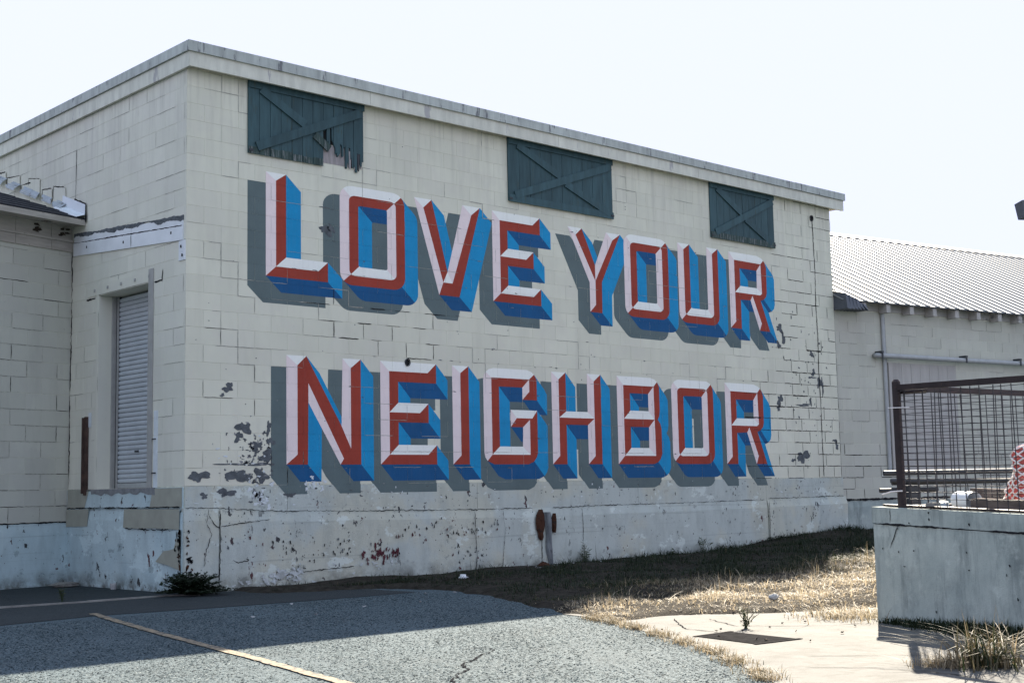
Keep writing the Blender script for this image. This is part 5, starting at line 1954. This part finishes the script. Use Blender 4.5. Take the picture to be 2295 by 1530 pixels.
# things on the deck behind the fence
m2 = MB()
c0, c1 = Vector(RET(.52, .42, HT + .062)), Vector(RET(.73, .40, HT + .058))
n = 18
ax = (c1 - c0).normalized()
e1 = ax.cross(Vector((0, 0, 1))).normalized()
e2 = e1.cross(ax)
for i in range(n):
    t0, t1 = 2 * math.pi * i / n, 2 * math.pi * (i + 1) / n
    for (p, q, ra, rb) in ((c0, c1, .066, .074), (c1, c1 - ax * .012, .074, .066), (c1 - ax * .012, c0 + ax * .01, .066, .060)):
        m2.poly([p + (e1 * math.cos(t0) + e2 * math.sin(t0)) * ra, p + (e1 * math.cos(t1) + e2 * math.sin(t1)) * ra,
                 q + (e1 * math.cos(t1) + e2 * math.sin(t1)) * rb, q + (e1 * math.cos(t0) + e2 * math.sin(t0)) * rb])
    m2.poly([c0, c0 + (e1 * math.cos(t0) + e2 * math.sin(t0)) * .066, c0 + (e1 * math.cos(t1) + e2 * math.sin(t1)) * .066])
m2.obj('plastic_bucket', 'white_plastic', label='white plastic bucket lying on its side behind the wire fence', cat='bucket')
m2 = MB()
c0 = Vector(RET(.40, .36, HT - .01))
for i in range(14):
    t0, t1 = math.pi * i / 13 * .9, math.pi * (i + 1) / 13 * .9
    for (r0, z_) in ((.055, 0),):
        m2.hexa([c0 + Vector((.045 * math.cos(t0) * 1.2, .02 + .045 * math.cos(t0), .05 * math.sin(t0))), c0 + Vector((.045 * math.cos(t1) * 1.2, .02 + .045 * math.cos(t1), .05 * math.sin(t1))),
                 c0 + Vector((.06 * math.cos(t1) * 1.2, .02 + .06 * math.cos(t1), .062 * math.sin(t1))), c0 + Vector((.06 * math.cos(t0) * 1.2, .02 + .06 * math.cos(t0), .062 * math.sin(t0)))]
                + [c0 + Vector((.045 * math.cos(t0) * 1.2 + .02, -.04 + .045 * math.cos(t0), .05 * math.sin(t0))), c0 + Vector((.045 * math.cos(t1) * 1.2 + .02, -.04 + .045 * math.cos(t1), .05 * math.sin(t1))),
                   c0 + Vector((.06 * math.cos(t1) * 1.2 + .02, -.04 + .06 * math.cos(t1), .062 * math.sin(t1))), c0 + Vector((.06 * math.cos(t0) * 1.2 + .02, -.04 + .06 * math.cos(t0), .062 * math.sin(t0)))])
m2.obj('bent_sheet', 'flashing', label='small curved metal scrap beside the fence corner post', cat='scrap')
m2 = MB()
m2.box(.76, 6, .33, .42, HT - .013, HT + .075, RET)
m2.box(.78, 5.9, .325, .425, HT + .0752, HT + .083, RET)
m2.obj('timber_beam', 'timber', label='long brown timber beam lying along the deck behind the fence', cat='beam')
m2 = MB()
m2.box(-.6, .5, 1.6, 1.7, HT - .013, HT + .11, RET)
m2.obj('timber_beam', 'timber', label='short brown timber behind the fence corner post', cat='beam')
m2 = MB()
for k, pt in enumerate(blob(0, 0, .06, .028, 10, .3)):
    pass
q = RET(.66, .04, HT + .024)
for i in range(10):
    t0, t1 = 2 * math.pi * i / 10, 2 * math.pi * (i + 1) / 10
    r0, r1 = .045 + .012 * math.sin(i * 2.3), .045 + .012 * math.sin((i + 1) * 2.3 if i < 9 else 0)
    A = (q[0] + RET.u.x * r0 * 1.3 * math.cos(t0) + RET.n.x * r0 * .6 * math.sin(t0), q[1] + RET.u.y * r0 * 1.3 * math.cos(t0) + RET.n.y * r0 * .6 * math.sin(t0))
    B2 = (q[0] + RET.u.x * r1 * 1.3 * math.cos(t1) + RET.n.x * r1 * .6 * math.sin(t1), q[1] + RET.u.y * r1 * 1.3 * math.cos(t1) + RET.n.y * r1 * .6 * math.sin(t1))
    m2.poly([(*A, q[2]), (*B2, q[2]), (q[0] + (B2[0] - q[0]) * .8, q[1] + (B2[1] - q[1]) * .8, q[2] + .028), (q[0] + (A[0] - q[0]) * .8, q[1] + (A[1] - q[1]) * .8, q[2] + .028)])
    m2.poly([(q[0], q[1], q[2] + .032), (q[0] + (A[0] - q[0]) * .8, q[1] + (A[1] - q[1]) * .8, q[2] + .028), (q[0] + (B2[0] - q[0]) * .8, q[1] + (B2[1] - q[1]) * .8, q[2] + .028)])
m2.obj('broken_concrete', 'stone', label='small broken concrete lump on the bottom rail of the fence', cat='rubble')
# dark pipes on trestles behind the far fence
DK = Frame((4.2, -7.2, 0), (.80, -.60))
tr_ = thing('pipe_rack', 'dark steel pipes stacked on a low rack behind the fence', 'pipe rack', DK(0, 0, HT))
for i, (z, l, r, d) in enumerate(((HT + .29, -.45, 1.0, .05), (HT + .21, -.40, 2.0, .0), (HT + .195, -.35, 2.05, .10), (HT + .12, -.5, .1, .05))):
    m2 = MB()
    m2.tube([DK(l, d, z), DK(r, d, z - .03 * (i == 1))], .026 - .004 * (i % 2), 8)
    m2.obj('pipe', 'dark_metal', tr_)
for a in (-.2, 1.45):
    m2 = MB()
    m2.box(a - .05, a + .05, -.12, .2, HT - .02, HT + .165, DK)
    m2.obj('stand', 'dark_metal', tr_)
# red and white bundle at the right edge
bq = Vector(CAM) + 1.0 * (fwd + (2318 - 1147.5) / 3030 * r2 - (1100 - 765) / 3030 * u2) * 10.6
NB = thing('net_bundle', 'red and white netting bundle standing behind the fence at right edge', 'netting', (bq.x, bq.y, HT - .015))
m2 = MB()
nr, na = 16, 20
for k in range(nr + 1):
    t = k / nr
    r_ = (.17 + .02 * math.sin(9 * t)) * math.sqrt(max(0, 1 - t ** 3.2)) + .012
    for i in range(na):
        th = 2 * math.pi * i / na
        rr_ = r_ * (1 + .12 * math.sin(4 * th + 5 * t) + .07 * random.uniform(-1, 1))
        m2.v.append((bq.x + rr_ * math.cos(th), bq.y + rr_ * math.sin(th), HT - .015 + .50 * t))
        m2.r.append(0)
for k in range(nr):
    for i in range(na):
        m2.f.append((k * na + i, k * na + (i + 1) % na, (k + 1) * na + (i + 1) % na, (k + 1) * na + i))
        m2.m.append(0)
m2.f.append(tuple(nr * na + i for i in range(na)))
m2.m.append(0)
core = list(m2.v)
m2.obj('net_core', 'net_red', NB)
m2 = MB()
cc = Vector((bq.x, bq.y, 0))
for k in range(0, nr, 1):
    for i in range(0, na, 2):
        o_ = (k % 2)
        a = Vector(core[k * na + (i + o_) % na])
        for s2 in (1, -1):
            b = Vector(core[(k + 1) * na + (i + o_ + s2) % na])
            oa, ob = [((p - Vector((cc.x, cc.y, p.z))).normalized() * .006) for p in (a, b)]
            m2.tube([a + oa, b + ob], .0065, 4, cap=False)
m2.obj('net_cord', 'net_white', NB)

# lamp head on a pole just right of the view
lq = CAM + (fwd + (2283 - 1147.5) / 3030 * r2 - (470 - 765) / 3030 * u2) * 18.0
LP = thing('lamp_post', 'grey box lamp head at the top right edge', 'lamp post', (lq.x + 1.35, lq.y - 1.25, 0))
LFr = Frame((lq.x, lq.y, 0), (.735, -.68))
m2 = MB()
zc = lq.z
m2.hexa([LFr(.03, -.12, zc - .115), LFr(.55, -.12, zc - .14), LFr(.55, .12, zc - .14), LFr(.03, .12, zc - .115), LFr(.0, -.14, zc + .10), LFr(.55, -.14, zc + .15), LFr(.55, .14, zc + .15), LFr(.0, .14, zc + .10)])
m2.obj('lamp_head', 'lamp_grey', LP)
m2 = MB()
for a in (.05, .10):
    m2.box(a - .012, a + .012, -.134, -.124, zc - .085, zc - .055, LFr)
m2.obj('sky_hole', 'net_white', LP)  # white squares painted as sky showing through two holes in the box
m2 = MB()
m2.tube([LFr(.55, 0, zc), LFr(1.1, 0, zc + .02), LFr(1.82, 0, zc + .02)], .035, 8)
m2.obj('arm', 'lamp_grey', LP)
m2 = MB()
p = LFr(1.84, 0, 0)
m2.tube([(p[0], p[1], -.1), (p[0], p[1], zc + .12)], [.08, .055], 10)
m2.obj('pole', 'lamp_grey', LP)

# ================================================================== small things on the ground
# drain grate in the pad
GR = thing('drain_grate', 'rusty steel drain grate set in the concrete pad', 'drain grate', (.09, -8.02, 0))
gc = [Vector((-.06, -7.68)), Vector((.35, -7.68)), Vector((.25, -8.38)), Vector((-.19, -8.33))]
m2 = MB()
m2.poly([(p.x, p.y, .0103) for p in gc])
m2.obj('sump_shade', 'shade_black', GR)  # black sheet just under the bars, painted as the pit's shade
for i in range(9):
    t = (i + .5) / 9
    A, B2 = gc[0].lerp(gc[1], t), gc[3].lerp(gc[2], t)
    w = .013
    m2 = MB()
    m2.hexa([(A.x - w, A.y, .009), (A.x + w, A.y, .009), (B2.x + w, B2.y, .009), (B2.x - w, B2.y, .009), (A.x - w, A.y, .0112), (A.x + w, A.y, .0112), (B2.x + w, B2.y, .0112), (B2.x - w, B2.y, .0112)])
    m2.obj('bar', 'grate_steel', GR)
for A, B2 in ((gc[0], gc[1]), (gc[3], gc[2])):
    m2 = MB()
    m2.hexa([(A.x - .02, A.y - .018, .009), (B2.x + .02, B2.y - .018, .009), (B2.x + .02, B2.y + .018, .009), (A.x - .02, A.y + .018, .009),
             (A.x - .02, A.y - .018, .0125), (B2.x + .02, B2.y - .018, .0125), (B2.x + .02, B2.y + .018, .0125), (A.x - .02, A.y + .018, .0125)])
    m2.obj('frame_bar', 'grate_steel', GR)

# broken downspout on the foundation
DS = thing('broken_downspout', 'corroded grey downspout with rusty flanges on the wall below the letter H', 'downspout', MUR(5.9, -.05, 0))
m2 = MB()
prev = None
for k in range(14):
    t = k / 13
    z = .80 - .80 * t
    c = 5.85 + .07 * t + .012 * math.sin(t * 7)
    hw = .060 * (1 - .25 * t) + .01 * math.sin(t * 12)
    row = [MUR(c + hw * x, -.045 - .05 * math.sqrt(max(0, 1 - x * x)) - .012 * (1 - t), z) for x in (-1, -.6, -.2, .2, .6, 1)]
    if prev:
        for i in range(5):
            m2.poly([prev[i], prev[i + 1], row[i + 1], row[i]])
    prev = row
m2.obj('spout', 'spout_grey', DS, smooth=True)
for side, a0_, pts in ((-1, 5.70, [(.84, .03), (.76, .085), (.66, .10), (.56, .085), (.50, .05), (.45, .055), (.40, .02)]), (1, 5.99, [(.78, .015), (.70, .05), (.62, .055), (.54, .045), (.50, .01)])):
    m2 = MB()
    pr = None
    for z, w in pts:
        cx_ = a0_ + (.02 if side < 0 else 0)
        row = [MUR(cx_ + w * x, -.05 - .045 * (1 - x * x) - .01 * random.random(), z) for x in (-1, -.5, 0, .5, 1)]
        if pr:
            for i in range(4):
                m2.poly([pr[i], pr[i + 1], row[i + 1], row[i]])
        pr = row
    m2.obj('rusty_flange', 'rust_bright', DS, smooth=True)


def lump(name, x, y, z, rx, ry, rz, mat, label, cat, seed=1, n=10, group=None):
    rs = random.Random(seed)
    m2 = MB()
    rows = []
    for k in range(7):
        ph = math.pi * k / 6
        row = []
        for i in range(n):
            th = 2 * math.pi * i / n
            q = 1 + rs.uniform(-.16, .16)
            row.append((x + rx * math.sin(ph) * math.cos(th) * q, y + ry * math.sin(ph) * math.sin(th) * q, z + rz - rz * math.cos(ph) * q * .98))
        rows.append(row)
    for k in range(6):
        for i in range(n):
            m2.poly([rows[k][i], rows[k][(i + 1) % n], rows[k + 1][(i + 1) % n], rows[k + 1][i]])
    return m2.obj(name, mat, label=label, cat=cat, group=group)


lump('rock', -.28, 2.55, .0, .20, .10, .035, 'stone', 'flat grey rock against the annex corner', 'rock', 3)
lump('rusty_lump', 5.62, -.20, .0, .10, .07, .05, 'rust_bright', 'rusty brown lump under the broken downspout', 'scrap', 5)


def lathe(m2, c, prof, n=14, mi=0):
    for (r0, z0_), (r1, z1_) in zip(prof[:-1], prof[1:]):
        for i in range(n):
            t0, t1 = 2 * math.pi * i / n, 2 * math.pi * (i + 1) / n
            m2.poly([(c[0] + r0 * math.cos(t0), c[1] + r0 * math.sin(t0), c[2] + z0_), (c[0] + r0 * math.cos(t1), c[1] + r0 * math.sin(t1), c[2] + z0_),
                     (c[0] + r1 * math.cos(t1), c[1] + r1 * math.sin(t1), c[2] + z1_), (c[0] + r1 * math.cos(t0), c[1] + r1 * math.sin(t0), c[2] + z1_)], mi)


CP = thing('cleanout_cap', 'white plastic drain cap standing in the dirt by the wall', 'drain cap', (3.0, -1.48, 0))
m2 = MB()
lathe(m2, (3.0, -1.48, .0), [(.042, 0), (.045, .06), (.05, .062)])
m2.obj('pipe_stub', 'white_plastic', CP)
m2 = MB()
lathe(m2, (3.0, -1.48, .062), [(.0, 0), (.064, 0), (.066, .014), (.040, .016), (.036, .045), (.0, .047)])
m2.obj('cap', 'white_plastic', CP)
m2 = MB()
lathe(m2, (-.10, 1.55, .004), [(.0, 0), (.035, 0), (.044, .06), (.040, .075), (.0, .075)])
m2.obj('paper_cup', 'paper_litter', label='crumpled pale cup at the foot of the side wall', cat='cup')
# white ball shaped litter in the dry grass
bx, by = 2.35, -6.62
bz = float(ground_h(np.array([bx]), np.array([by]))[0])
lump('plastic_cup', bx, by, bz + .015, .055, .045, .032, 'paper_litter', 'round white crumpled plastic cup lying in the dry grass', 'cup', 8, 12)


def flake(x, y, z, s, mat, label, cat, group=None, seed=0):
    rs = random.Random(seed)
    n = 7
    th0 = rs.random() * 6
    rim = [(x + s * (1 + rs.uniform(-.4, .4)) * math.cos(th0 + 2 * math.pi * i / n), y + s * .6 * (1 + rs.uniform(-.4, .4)) * math.sin(th0 + 2 * math.pi * i / n), z + rs.uniform(.004, .02)) for i in range(n)]
    m2 = MB()
    for i in range(n):
        m2.poly([(x, y, z + .012 + s * .15), rim[i], rim[(i + 1) % n]])
        m2.poly([(x, y, z + .004), rim[i], rim[(i + 1) % n]])
    m2.obj('litter_scrap' if 'pale' in label else 'leaf_scrap', mat, label=label, cat=cat, group=group)


for i in range(22):
    x, y = random.uniform(4.6, 8.6), random.uniform(-1.15, -.35)
    flake(x, y, float(ground_h(np.array([x]), np.array([y]))[0]), random.uniform(.015, .05), 'paper_litter' if random.random() < .6 else 'stone',
          'pale litter scrap on the bare soil %s' % ('just right of the broken downspout' if x < 6.2 else 'between the two tall thin weeds' if x < 8.0 else 'near the short leafy weed by the wall'), 'litter', 'litter on the soil by the wall', i)
for i in range(8):
    x, y = random.uniform(-1.4, 2.2), random.uniform(-4.6, -2.4)
    flake(x, y, .004, random.uniform(.012, .03), 'paper_litter', 'pale speck of litter on the shaded asphalt', 'litter', 'litter specks on shaded asphalt', 50 + i)
for i in range(16):
    x, y = random.uniform(-.3, 1.4), random.uniform(-8.6, -6.9)
    flake(x, y, .008, random.uniform(.010, .022), 'dark_litter', 'dry dark leaf on the sunlit concrete pad %s' % ('behind the drain grate' if y > -7.7 else 'beside the drain grate' if y > -8.3 else 'in front of the drain grate'), 'leaf', 'dry leaves on the pad', 90 + i)


# ------------------------------------------------------------------ plants
def leaf_plant(name, x, y, z, h, spread, stems, leaves, mat, label, cat, leaf=(.03, .012), seed=0, droop=.4, rb=(.2, .9), tall=0.0, group=None):
    rs = random.Random(seed)
    root = thing(name, label, cat, (x, y, z), group)
    sm_, lm = MB(), MB()
    for s in range(stems):
        th = rs.random() * 6.283
        ln_ = h * rs.uniform(.55, 1)
        out = spread * rs.uniform(.2, 1)
        P = []
        for k in range(5):
            t = k / 4
            P.append(Vector((x + math.cos(th) * out * t ** 1.3 + rs.uniform(-.01, .01), y + math.sin(th) * out * t ** 1.3 + rs.uniform(-.01, .01), z + ln_ * (t - droop * .35 * t * t * (out / max(spread, .01))))))
        sm_.tube(P, [.0045, .004, .0035, .003, .0015], 4, r=.3, cap=False)
        for l in range(leaves):
            t = rs.uniform(.12, 1) * 3.999
            i = int(t)
            p = P[i].lerp(P[i + 1], t - i)
            a = rs.random() * 6.283
            dv = Vector((math.cos(a), math.sin(a), rs.uniform(-.3, .8))).normalized()
            sd = dv.cross(Vector((0, 0, 1))).normalized()
            L = leaf[0] * rs.uniform(.6, 1.3)
            w = leaf[1] * rs.uniform(.7, 1.2)
            up = Vector((0, 0, rs.uniform(-.3, .3) * L))
            q = rs.uniform(*rb)
            lm.poly([p, p + dv * L * .5 + sd * w, p + dv * L + up], 0, q)
            lm.poly([p, p + dv * L + up, p + dv * L * .5 - sd * w], 0, q)
    sm_.obj('stem', mat, root, rnd=True)
    lm.obj('foliage', mat, root, rnd=True)
    return root


leaf_plant('shrub', -.08, -.28, 0.0, .27, .38, 130, 36, 'green_leaf', 'dark green shrub growing at the corner of the warehouse', 'shrub', (.035, .016), 3, rb=(0, .8))
leaf_plant('weed', -.05, -.30, 0.0, .13, .50, 90, 30, 'green_leaf', 'low dark creeping growth around the corner shrub', 'weed', (.035, .016), 13, rb=(0, .6), droop=1.2)
leaf_plant('weed', 6.55, -.13, -.02, .40, .22, 9, 12, 'weed_leaf', 'tall thin weed against the wall right of the downspout', 'weed', (.075, .007), 5)
leaf_plant('weed', 8.10, -.12, -.02, .12, .07, 8, 14, 'weed_leaf', 'small round dark weed at the foot of the wall', 'weed', (.03, .012), 6, rb=(0, .4))
leaf_plant('weed', 8.57, -.13, -.01, .20, .05, 6, 18, 'weed_leaf', 'short upright leafy weed at the foot of the wall', 'weed', (.035, .015), 7, rb=(0, .4))
leaf_plant('weed', 9.32, -.12, .0, .34, .16, 7, 10, 'weed_leaf', 'thin upright weed right of the leafy weed by the wall', 'weed', (.08, .007), 8)
leaf_plant('weed', .62, -7.62, .006, .22, .12, 9, 14, 'weed_leaf', 'dry brown weed growing behind the drain grate', 'weed', (.04, .007), 9, rb=(.7, 1))
leaf_plant('weed', -1.38, .2, .004, .22, .10, 6, 10, 'weed_leaf', 'wispy weed in the old asphalt before the annex', 'weed', (.05, .004), 10, rb=(.3, .9))
leaf_plant('shrub', 11.2, -.22, .06, .22, .30, 30, 22, 'green_leaf', 'low dark weeds at the foundation crack near the right end', 'weeds', (.035, .014), 11, rb=(0, .6))


def clump(name, x, y, n, h, spread, label, seed, rb=(.2, 1.0), wid=.010):
    r_ = np.random.default_rng(seed)
    px = x + r_.normal(0, spread * .28, n)
    py = y + r_.normal(0, spread * .28, n)
    return blades(name, px, py, np.full(n, .004), h * (.45 + .75 * r_.random(n)), wid * (.7 + .6 * r_.random(n)), np.abs(r_.normal(1.1, .7, n)),
                  np.clip(r_.uniform(rb[0], rb[1], n), 0, 1), 'grass_blade', seg=4, label=label, cat='grass')


clump('grass_clump', -.30, -10.12, 260, .34, .36, 'tall grass clump with pale blades in front of the retaining wall', 4, (.1, .75), .011)
clump('grass_clump', -.42, -9.93, 420, .10, .32, 'low dry grass tuft beside the tall grass clump', 5, (.55, .95), .006)
